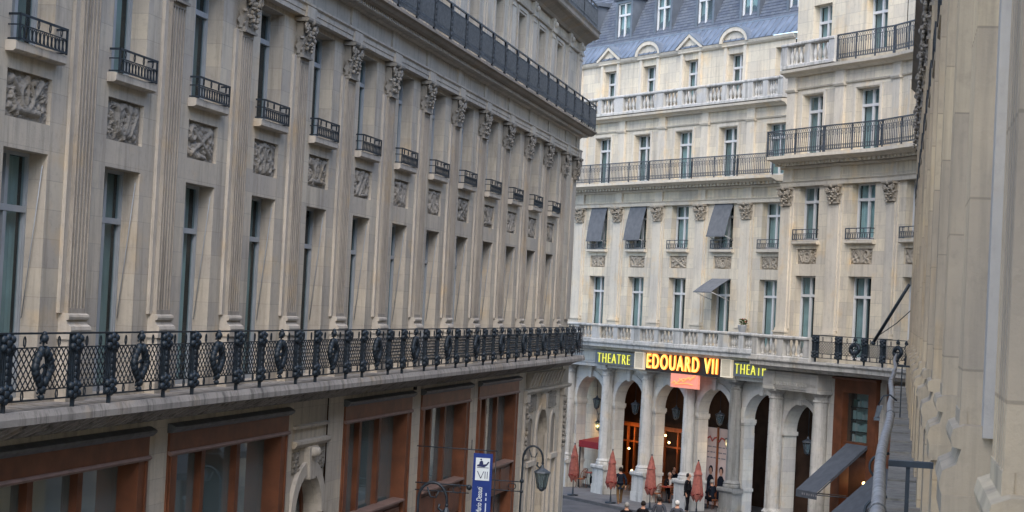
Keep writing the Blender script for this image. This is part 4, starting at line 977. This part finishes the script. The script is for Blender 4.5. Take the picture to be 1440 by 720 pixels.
for u, w, z, lb in ((-3.05, -1.40, 2.95, 'glowing wall lantern on scroll bracket in the leftmost arch'), (4.49, -1.2, 3.05, 'glowing wall lantern beside the third column of the arcade'), (7.8, -1.2, 3.05, 'glowing wall lantern at the right edge of the pale poster')):
    e = empty('wall_lantern', TB.w(u, w, z)); tag(e, lb, 'lantern', 'lit wall lanterns in the arcade'); lantern_mesh(e, True, .85)
    s = MB(); s.tube([(0, 0, .5), (.02, 0, .75), (.12, 0, .85), (.2, 0, .7), (.15, 0, .6)], .014, 5); s.tube([(0, 0, .75), (-.1, 0, 1.0), (.0, 0, 1.15)], .014, 5); s.build('scroll_bracket', 'iron', e)
    plight(TB.w(u, w + .18, z + .15), 6, (1, .6, .25), .08)

# ================================================================== STREET LAMPS AND BANNER ON THE LEFT FACADE
def street_lamp(Y, xw, xp, xl, ztop, label):
    """post fixed to a wall bracket, gooseneck and lantern"""
    e = empty('street_lamp', (xp, Y, ztop - 2.2)); tag(e, label, 'lamp', 'gooseneck lamps on the left facade')
    d = xl - xp; s = MB(); pts = [(-.06, 0, -1.0), (0, 0, -.6), (-.02, 0, .2), (0, 0, 1.5)] + [(d / 2 - d / 2 * math.cos(PI * t / 10), 0, 1.78 + .42 * math.sin(PI * t / 10)) for t in range(11)] + [(d, 0, 1.62), (d * .86, 0, 1.52), (d * .72, 0, 1.60), (d * .75, 0, 1.70)]
    s.tube(pts, .032, 6); s.tube([(d * .3, 0, 2.08), (d * .42, 0, 1.86), (d * .62, 0, 1.85), (d * .7, 0, 2.0)], .018, 5); s.build('post', 'iron', e)
    s = MB(); x0 = xw - xp
    for z in (1.05, .75): s.tube([(x0, 0, z), (0, 0, z)], .018, 5)
    s.tube([(-.30 + .12 * math.cos(t * .7), 0, .9 + .10 * math.sin(t * .7)) for t in range(10)], .016, 4); s.tube([(x0 + .3 + .14 * math.cos(t * .7), 0, .92 + .11 * math.sin(t * .7)) for t in range(10)], .016, 4)
    s.ball(.0, 0, 1.08, .07, 6); s.ball(-.0, 0, .75, .06, 6); s.build('wall_bracket', 'iron', e)
    lh = empty('lantern', (d, 0, .88), 0, e); lantern_mesh(lh, False, 1.25)
    s = MB(); s.tube([(0, 0, .62 * 1.25), (0, 0, .86)], .025, 5); s.ball(0, 0, .80, .045, 6); s.build('hanger', 'iron', lh); return e
street_lamp(57.0, -12.95, -11.36, -10.72, 4.60, 'gooseneck street lamp by the arched portal, right of the blue banner')
street_lamp(42.4, -12.95, -10.92, -10.22, 4.72, 'gooseneck street lamp at the bottom edge, left of the blue banner')
e = empty('banner_sign', (-11.08, 50.0, 2.6)); tag(e, 'tall narrow blue banner with white rider emblem and vertical lettering on the left facade', 'sign')
def bs(mb, name, m): return mb.build(name, m, e)
s = MB(); s.box(-.27, .27, -.02, .02, -.2, 2.24); bs(s, 'banner', 'blue_sign')
s = MB(); s.tube([(-1.9, 0, 2.33), (.42, 0, 2.33)], .016, 5); s.tube([(.36, 0, 2.33), (.36, 0, -.2)], .012, 5); s.tube([(-.34, 0, 2.33), (-.34, 0, 2.6)], .012, 4); s.tube([(-1.9, 0, 1.32), (-.32, 0, 1.32)], .02, 5); s.tube([(-1.9, 0, 1.12), (-.36, 0, 1.12)], .016, 5); s.ball(-.36, 0, 1.28, .08, 6)
s.tube([(-.7 + .12 * math.cos(t * .7), 0, 1.2 + .1 * math.sin(t * .7)) for t in range(10)], .014, 4); bs(s, 'hanging_bracket', 'iron')
s = MB(); s.box(-.20, .20, .02, .026, 1.50, 2.12); bs(s, 'white_field', 'white_sign')
s = MB()
zq = lambda z: 2.12 - (2.12 - z) * .74
s.poly([(a_, zq(z_)) for a_, z_ in [(-.17, 1.80), (.05, 1.78), (.12, 1.84), (.19, 1.98), (.15, 1.99), (.10, 1.90), (.02, 1.88), (.0, 2.0), (-.04, 2.02), (-.09, 1.98), (-.10, 1.88), (-.15, 1.86)]], .027, .031); s.poly([(-.05 + .026 * math.cos(t * PI / 4), zq(2.06) + .024 * math.sin(t * PI / 4)) for t in range(8)], .027, .031)
s.box(-.16, .17, .027, .031, zq(1.77), zq(1.75))
for a, b in (((-.14, 1.62), (-.04, 1.36)), ((.04, 1.62), (-.04, 1.36))): s.tube([(a[0], .029, zq(a[1])), (b[0], .029, zq(b[1]))], .010, 4)
for u in (.08, .14): s.tube([(u, .029, zq(1.36)), (u, .029, zq(1.62))], .010, 4)
bs(s, 'emblem', 'navy_print')
def vtext(txt, u, z0, length, ht, material):
    cu = bpy.data.curves.new('lettering', 'FONT'); cu.body = txt; cu.size = 1; cu.extrude = .004; cu.offset = .008; cu.shear = .25
    o = bpy.data.objects.new('lettering', cu); COL.objects.link(o); dg = bpy.context.evaluated_depsgraph_get(); me = bpy.data.meshes.new_from_object(o.evaluated_get(dg)); bpy.data.objects.remove(o)
    xs = [v.co.x for v in me.vertices]; ys = [v.co.y for v in me.vertices]
    for v in me.vertices:
        a = (v.co.x - min(xs)) / (max(xs) - min(xs)) * length; b = (v.co.y - min(ys)) / (max(ys) - min(ys)) * ht; v.co = (u - b, -.026 - v.co.z * .3, z0 + a)
    me.materials.clear(); me.materials.append(MATS[material]); r = bpy.data.objects.new('lettering', me); COL.objects.link(r); r.parent = e
vtext('Mario Dessuti', .02, .58, .74, .15, 'white_sign')
s = MB()
for z in (.62, .95, 1.08): s.box(.12, .15, .02, .026, z, z + (.26 if z < .9 else .08))
bs(s, 'fine_print', 'pale_print')

# ================================================================== WINDOW AWNINGS ON THE THEATRE BUILDING
AG = 'grey fabric awnings over the theatre windows'
def win_awning(k, ztop, drop, out, wd, label):
    c = TC0 + TP * k; e = empty('window_awning', TB.w(c, 0, ztop)); tag(e, label, 'awning', AG)
    s = MB(TB); h = wd / 2; n = 6
    A = []
    for i in range(n + 1):
        t = i / n; A.append((.04 + out * t + .03 * math.sin(PI * t), ztop - drop * t))
    for a, b in zip(A, A[1:]): s.quad((c - h, a[0], a[1]), (c + h, a[0], a[1]), (c + h, b[0], b[1]), (c - h, b[0], b[1])); s.quad((c - h, a[0] - .012, a[1]), (c - h, b[0] - .012, b[1]), (c + h, b[0] - .012, b[1]), (c + h, a[0] - .012, a[1]))
    s.prof(c - h, c + h, [(A[-1][0] - .02, A[-1][1] - .05), (A[-1][0] + .02, A[-1][1] - .05), (A[-1][0] + .02, A[-1][1]), (A[-1][0] - .02, A[-1][1])])
    s.build('fabric', 'awning_grey', e, off=e.location, keep=True)
    for q in (-h + .02, h - .02): s = MB(TB); s.tube([(c + q, .02, A[-1][1] - out * .35), (c + q, A[-1][0], A[-1][1])], .016, 4); s.build('arm', 'window_white', e, off=e.location)
win_awning(0, 13.95, 1.62, .27, 1.34, 'grey fabric awning half lowered over the leftmost upper window of the theatre building')
win_awning(1, 13.95, 1.58, .34, 1.34, 'grey fabric awning half lowered over the second upper window of the theatre building')
win_awning(3, 13.95, 1.45, .42, 1.34, 'grey fabric awning over the fourth upper window, right of an uncovered window')
win_awning(3, 10.60, .62, 1.0, 1.3, 'grey fabric awning pushed out over a window of the lower row above the balustrade')
# planter on the right window of the lower row
p = TB.w(TC0 + TP * 4 - .45, .25, 8.28); e = empty('flower_pot', TB.w(TC0 + TP * 4 - .6, .86, 8.28)); tag(e, 'white flower pot with a small plant standing on the stone balustrade', 'plant pot')
s = MB(); s.lathe(0, 0, 0, [(.13, 0), (.2, .3), (.22, .32), (.18, .32)], 12); s.build('pot', 'pot_white', e)
s = MB()
for k in range(60):
    a, r, z = rnd.uniform(0, 2 * PI), rnd.uniform(0, .2), .32 + rnd.uniform(0, .25); u, w = r * math.cos(a), r * math.sin(a); d = rnd.uniform(.04, .08); s.quad((u - d, w, z), (u, w - d, z + .03), (u + d, w, z + rnd.uniform(-.04, .04)), (u, w + d, z))
s.build('foliage', 'flower_leaf', e)
s = MB()
for k in range(12): s.ball(rnd.uniform(-.2, .2), rnd.uniform(-.2, .2), .5 + rnd.uniform(-.05, .1), .035, 5)
s.build('blossom', 'flower_red', e)

# ================================================================== CAFE AWNINGS RIGHT
def cafe_awning(fr, u0, u1, z1, z0, out, label, val=.26):
    e = empty('cafe_awning', fr.w((u0 + u1) / 2, 0, z1)); tag(e, label, 'awning', 'slate grey awnings of the shop at the right')
    s = MB(fr); s.poly([(u0, 0), (u1, 0), (u1, 0.001), (u0, .001)], 0, 0.001) if False else None
    s.prof(u0, u1, [(.16, z1), (out, z0), (out + .02, z0 - .02), (.16, z1 - .04)]); s.prof(u0, u1, [(out, z0 - .01), (out + .03, z0 - .01), (out + .03, z0 - val), (out, z0 - val)])
    for uu in (u0, u1): 
        A = [s.P(uu, .16, z1 - .03), s.P(uu, out, z0 - .03), s.P(uu, out, z0 - .09), s.P(uu, .16, z1 - .12)]; s.F(*A)
    s.build('fabric', 'awning_slate', e, off=e.location)
    s = MB(fr)
    for k in range(7): s.box(u0 + .35 + k * .13, u0 + .35 + k * .13 + (.05 if k % 2 else .08), out + .03, out + .034, z0 - val * .62, z0 - val * .35)
    s.build('valance_print', 'poster_ink', e, off=e.location)
    s = MB(fr)
    for uu in (u0 + .1, u1 - .1): s.tube([(uu, .16, z0 - .25), (uu, out, z0 - .1)], .02, 5)
    s.build('folding_arm', 'iron_worn', e, off=e.location); return e
cafe_awning(PV[1][0], 1.45, 2.62, 4.66, 3.05, 2.25, 'upper slate grey shop awning with short printed valance, sloping down to the left')
cafe_awning(PV[2][0], .35, 2.2, 4.0, 2.3, 2.2, 'lower slate grey shop awning at the bottom right beside the pale handrail')

# red awning in the first arch
e = empty('red_awning', TB.w(-3.2, -.9, 2.4)); tag(e, 'red fabric canopy over the café corner in the leftmost arch', 'awning')
s = MB(TB); s.prof(-2.8, -.7, [(-1.4, 2.62), (-.2, 2.44), (-.2, 2.40), (-1.4, 2.58)]); s.prof(-2.8, -.7, [(-.2, 2.44), (-.16, 2.44), (-.16, 2.12), (-.2, 2.12)]); s.build('fabric', 'red_cloth', e, off=e.location)
s = MB(TB); s.box(-2.75, -2.7, -.22, -.18, .12, 2.3); s.build('post', 'iron', e, off=e.location); s = MB(TB); s.box(-.8, -.75, -.22, -.18, .12, 2.3); s.build('post', 'iron', e, off=e.location)
# pale poster wall in the fourth arch
e = empty('poster_wall', TB.w(6.4, -2.15, .12)); tag(e, 'large pale pink poster with three figures behind the fourth arch', 'poster')
s = MB(TB); s.box(4.95, 8.4, -2.2, -2.12, .2, 3.75); s.build('paper', 'poster_paper', e, off=e.location)
for u in (4.92, 5.85, 7.0, 8.36): s = MB(TB); s.box(u, u + .07, -2.12, -2.04, .2, 3.8); s.build('poster_frame', 'amber_wood', e, off=e.location)
s = MB(TB); s.tube([(5.1 + .17 * i, -2.105, 3.25 + .12 * math.sin(i * 2.2)) for i in range(11)], .04, 4); s.build('scribble', 'poster_red', e, off=e.location)
s = MB(TB)
for j in range(3):
    u = 5.1
    while u < 8.1:
        w = rnd.uniform(.08, .3); s.box(u, u + w, -2.12, -2.11, 2.35 + j * .25, 2.40 + j * .25); u += w + .08
s.build('print', 'poster_ink', e, off=e.location)
for k, u in enumerate((5.42, 6.2, 6.75)):
    s = MB(TB); s.poly([(u + .11 * math.cos(t * PI / 6), 1.75 + .16 * math.sin(t * PI / 6)) for t in range(12)], -2.12, -2.095); s.build('portrait_face', 'skin', e, off=e.location)
    s = MB(TB); s.poly([(u - .26, .4), (u + .26, .4), (u + .24, 1.4), (u + .09, 1.58), (u - .09, 1.58), (u - .24, 1.4)], -2.12, -2.098); s.poly([(u + .15 * math.cos(t * PI / 8), 1.80 + .21 * math.sin(t * PI / 8)) for t in range(-1, 10)], -2.118, -2.10); s.build('portrait_suit', 'navy_cloth', e, off=e.location)

# ================================================================== PARASOLS
def parasol(x, y, label, h=2.42, sc=1., rz=0):
    e = empty('closed_parasol', (x, y, .12), rz); tag(e, label, 'parasol', 'closed pink parasols along the kerb')
    s = MB(); s.tube([(0, 0, 0), (0, 0, h)], .024, 6); s.ball(0, 0, h + .02, .04, 6); s.build('pole', 'iron', e)
    s = MB(); s.lathe(0, 0, 0, [(.26, 0), (.26, .05), (.05, .07), (.035, .35)], 12); s.build('base', 'iron', e)
    s = MB(); n = 24; rows_ = [(h, .02), (h - .25, .10), (h - .55, .16), (h - .9, .20), (h - 1.25, .25), (h - 1.5, .27)]
    rings = []
    for j, (z, r) in enumerate(rows_):
        rings.append([s.P(*( (r * (1 + .22 * math.cos(8 * 2 * PI * i / n + j * .25) + .12 * noise.noise(Vector((i * .7, j * .6, x))))) * sc * q for q in (math.cos(2 * PI * i / n), math.sin(2 * PI * i / n))), z) for i in range(n)])
    low = [s.P(.14 * math.cos(2 * PI * i / n), .14 * math.sin(2 * PI * i / n), h - 1.72 + .08 * math.cos(4 * 2 * PI * i / n + 1)) for i in range(n)]
    rings.append(low)
    for a, b in zip(rings, rings[1:]):
        for i in range(n): s.F(a[i], a[(i + 1) % n], b[(i + 1) % n], b[i]); s.sm.add(len(s.f) - 1)
    s.build('canopy', 'parasol_red', e)
    s = MB(); n = 16
    a = [s.P(.21 * sc * (1 + .12 * math.cos(i * 3)) * math.cos(2 * PI * i / n), .21 * sc * (1 + .12 * math.cos(i * 3)) * math.sin(2 * PI * i / n), h - .60 + .03 * math.cos(i * 2)) for i in range(n)]
    b = [s.P(.10 * math.cos(2 * PI * i / n), .10 * math.sin(2 * PI * i / n), h - .34) for i in range(n)]
    for i in range(n): s.F(a[i], a[(i + 1) % n], b[(i + 1) % n], b[i])
    s.build('cap_flap', 'parasol_red', e)
    s = MB(); s.tube([(.275 * sc * math.cos(t * PI / 6), .275 * sc * math.sin(t * PI / 6), h - 1.45 + .05 * math.sin(t * 2.2)) for t in range(12)], .03, 4, True); s.build('trim', 'parasol_trim', e)
    return e
parasol(-14.75, 86.45, 'closed pink parasol at the far left of the arcade pavement', sc=.84)
parasol(-12.6, 84.2, 'closed pink parasol beside the person walking in a dark jacket', rz=.5, sc=.88)
parasol(-10.6, 82.75, 'closed pink parasol in front of the second column pedestal', sc=.92, rz=1.1)
parasol(-8.35, 81.3, 'closed pink parasol right of the person standing in a dark suit', sc=.94, rz=2)

# ================================================================== CAFE TABLES AND CHAIRS
def make_chair():
    e = empty('bistro_chair'); 
    s = MB(); s.lathe(0, 0, .44, [(.001, -.02), (.20, -.02), (.21, 0), (.19, .025), (.001, .03)], 12); s.build('seat', 'rattan', e)
    s = MB(); pts = [(.19 * math.cos(a), .19 * math.sin(a) + 0, .45 + .42 * math.sin((a) * 1.0) if False else 0) for a in (0, 1)]
    bp = [(-.19, .06, .45), (-.2, .12, .70), (-.14, .20, .86), (0, .23, .90), (.14, .20, .86), (.2, .12, .70), (.19, .06, .45)]; s.tube(bp, .016, 5)
    for k in (-.1, -.035, .035, .1): s.tube([(k, .17, .46), (k, .215, .87)], .009, 4)
    for z in (.56, .66, .76): s.tube([(-.185, .13, z), (0, .205, z), (.185, .13, z)], .009, 4)
    s.build('backrest', 'rattan', e)
    for a, b in ((-1, -1), (1, -1), (-1, 1), (1, 1)): s = MB(); s.tube([(a * .14, b * .14, .43), (a * .19, b * .19, 0)], .014, 5); s.build('leg', 'rattan', e)
    return e
def make_table():
    e = empty('bistro_table'); s = MB(); s.lathe(0, 0, .72, [(.001, 0), (.34, 0), (.35, .02), (.34, .03), (.001, .03)], 18); s.build('table_top', 'table_top', e)
    s = MB(); s.tube([(0, 0, .02), (0, 0, .72)], .025, 6); s.lathe(0, 0, 0, [(.22, 0), (.2, .03), (.03, .06)], 12); s.build('table_base', 'iron', e); return e
def place(pr, u, w, rz, label, cat, grp):
    c = pr if not pr.get('used') else clone(pr)
    pr['used'] = 1
    if c is not pr and 'used' in c: del c['used']
    c.location = TB.w(u, w, .12); c.rotation_euler = (0, 0, TB.th + rz); tag(c, label, cat, grp); return c
ch, tb = make_chair(), make_table()
CG, TG = 'bistro chairs of the arcade café', 'small round café tables in the arcade'
tabs = [(-2.5, -.75, 'red topped café table under the red canopy in the leftmost arch'), (-.6, -2.6, 'red topped café table deep in the second arch'), (3.9, -.75, 'red topped café table between the second and third columns'), (6.0, -1.35, 'red topped café table in front of the pale poster')]
for u, w, l in tabs: place(tb, u, w, 0, l, 'table', TG)
where = ['under the red canopy in the leftmost arch', 'deep in the second arch', 'between the second and third columns', 'in front of the pale poster']
for k, (u, w, l) in enumerate(tabs):
    for side, du, dw, rz in (('left', -.62, .05, PI / 2), ('right', .62, -.05, -PI / 2), ('street', .1, .62, 0)):
        if k == 2 and side == 'street': side = 'street'
        place(ch, u + du, w + dw, rz + PI * 0 + (PI if side == 'street' else 0) * 1, 'rattan bistro chair, %s side of the table %s' % (side, where[k]), 'chair', CG)

# ================================================================== PEOPLE
def skinmesh(name, pts, edges, material, parent, sub=1, root=0):
    me = bpy.data.meshes.new(name); me.from_pydata([p[:3] for p in pts], edges, []); o = bpy.data.objects.new(name, me); COL.objects.link(o)
    md = o.modifiers.new('skin', 'SKIN'); md.use_smooth_shade = True
    for i, p in enumerate(pts):
        r = p[3] if isinstance(p[3], tuple) else (p[3], p[3]); me.skin_vertices[0].data[i].radius = r
        me.skin_vertices[0].data[i].use_root = (i == root)
    sb = o.modifiers.new('sub', 'SUBSURF'); sb.levels = sub; sb.render_levels = sub
    dg = bpy.context.evaluated_depsgraph_get(); nm = bpy.data.meshes.new_from_object(o.evaluated_get(dg)); bpy.data.objects.remove(o); nm.name = name
    nm.materials.clear(); nm.materials.append(MATS[material])
    for p in nm.polygons: p.use_smooth = True
    r = bpy.data.objects.new(name, nm); COL.objects.link(r); r.parent = parent; return r
def L3(a, b, t): return tuple(a[i] + (b[i] - a[i]) * t for i in range(3))
def person(loc, rz, pose, label, top, legs, hair, shirt=None):
    """figure faces local -y; 1.76 m standing"""
    e = empty('person', loc, rz); tag(e, label, 'person')
    J = dict(pel=(0, 0, .93), wst=(0, 0, 1.06), chs=(0, .0, 1.28), nb=(0, .01, 1.46), nk=(0, -.01, 1.53), hd=(0, -.03, 1.64), ht=(0, -.02, 1.74),
             shl=(-.18, .0, 1.42), shr=(.18, .0, 1.42), ell=(-.24, .04, 1.15), elr=(.24, .04, 1.15), wl=(-.25, -.03, .90), wr=(.25, -.03, .90),
             hl=(-.09, 0, .90), hr=(.09, 0, .90), kl=(-.10, -.02, .49), kr=(.10, -.02, .49), al=(-.10, .03, .09), ar=(.10, .03, .09))
    if pose == 'walk': J.update(kl=(-.10, -.16, .50), al=(-.10, -.22, .09), kr=(.10, .06, .48), ar=(.10, .30, .14), ell=(-.26, .10, 1.15), wl=(-.24, .12, .92), elr=(.26, .02, 1.15), wr=(.24, -.12, .96))
    if pose == 'stand': J.update(elr=(.23, -.02, 1.14), wr=(.15, -.22, 1.06), kl=(-.10, -.05, .49), al=(-.11, -.08, .09), kr=(.10, .0, .49), ar=(.10, .10, .09))
    if pose == 'sit':
        dz = -.42
        for k in ('pel', 'wst', 'chs', 'nb', 'nk', 'hd', 'ht', 'shl', 'shr', 'ell', 'elr', 'hl', 'hr'): x, y, z = J[k]; J[k] = (x, y + (.06 if z > 1 else 0) * 0, z + dz)
        J.update(kl=(-.13, -.42, .52), kr=(.13, -.42, .52), al=(-.13, -.40, .09), ar=(.13, -.40, .09), ell=(-.25, -.06, .76), elr=(.25, -.06, .76), wl=(-.14, -.28, .76), wr=(.14, -.28, .76))
    o = [J['pel'] + (.10,), J['wst'] + (.11,), J['chs'] + ((.13),), J['nb'] + (.08,), J['nk'] + (.052,), J['hd'] + (.088,), J['ht'] + (.07,),
         J['shl'] + (.055,), J['ell'] + (.042,), J['wl'] + (.027,), J['shr'] + (.055,), J['elr'] + (.042,), J['wr'] + (.027,),
         J['hl'] + (.08,), J['kl'] + (.058,), J['al'] + (.038,), J['hr'] + (.08,), J['kr'] + (.058,), J['ar'] + (.038,)]
    E_ = [(0, 1), (1, 2), (2, 3), (3, 4), (4, 5), (5, 6), (3, 7), (7, 8), (8, 9), (3, 10), (10, 11), (11, 12), (0, 13), (13, 14), (14, 15), (0, 16), (16, 17), (17, 18)]
    # hands: palm then five fingers
    for wi, ei in ((9, 8), (12, 11)):
        w, el = Vector(o[wi][:3]), Vector(o[ei][:3]); d = (w - el).normalized(); sd = d.cross(Vector((1, 0, 0))); sd = (sd if sd.length > .1 else Vector((0, 1, 0))).normalized(); pa = w + d * .07
        o.append((*pa, (.032, .018))); pi = len(o) - 1; E_.append((wi, pi)); side = -1 if wi == 9 else 1
        for q in range(4):
            b = pa + sd * (q - 1.5) * .019 + d * .025; L_ = (.06, .07, .066, .05)[q]; o.append((*b, .0085)); E_.append((pi, len(o) - 1)); o.append((*(b + d * L_ * .6), .008)); E_.append((len(o) - 2, len(o) - 1)); o.append((*(b + d * L_ * .9 + Vector((-side * .02, 0, 0))), .0065)); E_.append((len(o) - 2, len(o) - 1))
        t = pa + sd * .035 - d * .03; o.append((*t, .0095)); E_.append((pi, len(o) - 1)); o.append((*(t + sd * .012 + d * .035 + Vector((-side * .012, 0, 0))), .008)); E_.append((len(o) - 2, len(o) - 1))
    skinmesh('body', o, E_, 'skin', e)
    h = Vector(J['hd']); s = MB(); s.fr = ID
    s.lathe(0, 0, 0, [(max(1e-4, .088 * math.sin(PI * i / 9)), -.125 * math.cos(PI * i / 9)) for i in range(10)], 12)
    hm = s.build('head', 'skin', e); hm.location = h + Vector((0, -.005, .02)); hm.scale = (.9, 1.05, 1)
    s = MB(); s.poly([(-.014, -.02), (.014, -.02), (.006, .025), (-.006, .025)], .085, .115); s.box(-.028, .028, .078, .092, -.062, -.052); 
    for a in (-1, 1): s.ball(a * .088, -.0, -.005, .02, 5)
    f = s.build('face_features', 'skin', hm)
    s = MB(); 
    for a in (-1, 1): s.ball(a * .032, .082, .012, .011, 5)
    s.build('eye', 'hair_dark', hm)
    s = MB(); s.lathe(0, 0, 0, [(max(1e-4, .100 * math.sin(PI * i / 9)), -.135 * math.cos(PI * i / 9)) for i in range(4, 10)], 12); hh = s.build('hair', hair, e); hh.location = h + Vector((0, .018, .028)); hh.rotation_euler = (R(-22), 0, 0)
    t = [J['pel'] + ((.165, .12) if pose != 'sit' else (.16, .13),)[0:1] if False else (*J['pel'], .135), (*J['wst'], .135), (*J['chs'], .155), (*J['nb'], .09), (*J['shl'], .078), (*J['ell'], .062), (*L3(J['ell'], J['wl'], .88), .045), (*J['shr'], .078), (*J['elr'], .062), (*L3(J['elr'], J['wr'], .88), .045)]
    te = [(0, 1), (1, 2), (2, 3), (3, 4), (4, 5), (5, 6), (3, 7), (7, 8), (8, 9)]
    if pose != 'sit': t.append((0, 0, .80, .150)); te.append((0, 10))
    j = skinmesh('jacket', t, te, top, e)
    t = [(*J['pel'], .12), (*J['hl'], .095), (*J['kl'], .072), (*L3(J['kl'], J['al'], .93), .055), (*J['hr'], .095), (*J['kr'], .072), (*L3(J['kr'], J['ar'], .93), .055)]
    skinmesh('trousers', t, [(0, 1), (1, 2), (2, 3), (0, 4), (4, 5), (5, 6)], legs, e)
    for k in ('al', 'ar'):
        a = J[k]; skinmesh('shoe', [(a[0], a[1] + .03, a[2] - .045, .045), (a[0], a[1] - .06, a[2] - .05, .042), (a[0], a[1] - .17, a[2] - .055, .034)], [(0, 1), (1, 2)], 'leather', e)
    if shirt: s = MB(); s.poly([(-.045, 1.20 + (-.42 if pose == 'sit' else 0)), (.045, 1.20 + (-.42 if pose == 'sit' else 0)), (.05, 1.46 + (-.42 if pose == 'sit' else 0)), (-.05, 1.46 + (-.42 if pose == 'sit' else 0))], .10, .165); s.build('shirt_front', shirt, e)
    return e
person((-12.2, 84.3, .0), R(200), 'walk', 'person in dark jacket and tan trousers walking away along the kerb beside a parasol', 'navy_cloth', 'tan_cloth', 'hair_dark')
person((-8.86, 82.1, .12), R(75), 'stand', 'person in a dark suit standing in side view beside the third column', 'black_cloth', 'black_cloth', 'hair_dark')
person((-9.72, 69.2, 0), R(190), 'walk', 'grey haired person in the roadway at the bottom edge, leftmost of four heads', 'black_cloth', 'black_cloth', 'hair_grey')
person((-9.22, 70.1, 0), R(170), 'walk', 'dark haired person in the roadway at the bottom edge, second head from the left', 'black_cloth', 'black_cloth', 'hair_dark')
person((-8.85, 72.1, 0), R(185), 'walk', 'dark haired person in the roadway at the bottom edge below the third parasol', 'grey_cloth', 'black_cloth', 'hair_dark')
person((-8.05, 71.2, 0), R(180), 'walk', 'white haired person in the roadway at the bottom edge, rightmost of four heads', 'grey_cloth', 'black_cloth', 'hair_white')
def seated(u, w, rz, label, top, hair, shirt=None):
    x, y, _ = TB.w(u, w, 0); person((x, y, .12), TB.th + rz, 'sit', label, top, 'black_cloth', hair, shirt)
seated(3.55, -1.15, PI / 2 - .3, 'grey haired person in dark suit and white shirt seated in the third arch', 'black_cloth', 'hair_grey', 'white_cloth')
seated(2.7, -2.6, 0.4, 'person in grey seated behind the grey haired person in the third arch', 'grey_cloth', 'hair_dark')
seated(1.2, -3.1, PI / 2, 'dark clothed person seated deepest inside the third arch', 'navy_cloth', 'hair_dark')
seated(-.0, -2.6, -PI / 2, 'dark clothed person seated deep in the second arch', 'black_cloth', 'hair_dark')

seated(6.62, -1.30, -PI / 2, 'person in navy seated on the right of the table before the pale poster', 'navy_cloth', 'hair_grey')
seated(-2.0, -.85, -PI / 2, 'person in grey seated under the red canopy in the leftmost arch', 'grey_cloth', 'hair_dark')
x, y, _ = TB.w(2.1, -3.0, 0); person((x, y, .12), TH + .4, 'stand', 'dark clothed person standing deep behind the diners in the third arch', 'black_cloth', 'black_cloth', 'hair_dark')

for pr in Proto.ALL:                                                # drop prototypes that were never placed
    if not pr.used and pr.o.parent is None:
        for c in list(pr.o.children): bpy.data.objects.remove(c)
        bpy.data.objects.remove(pr.o)
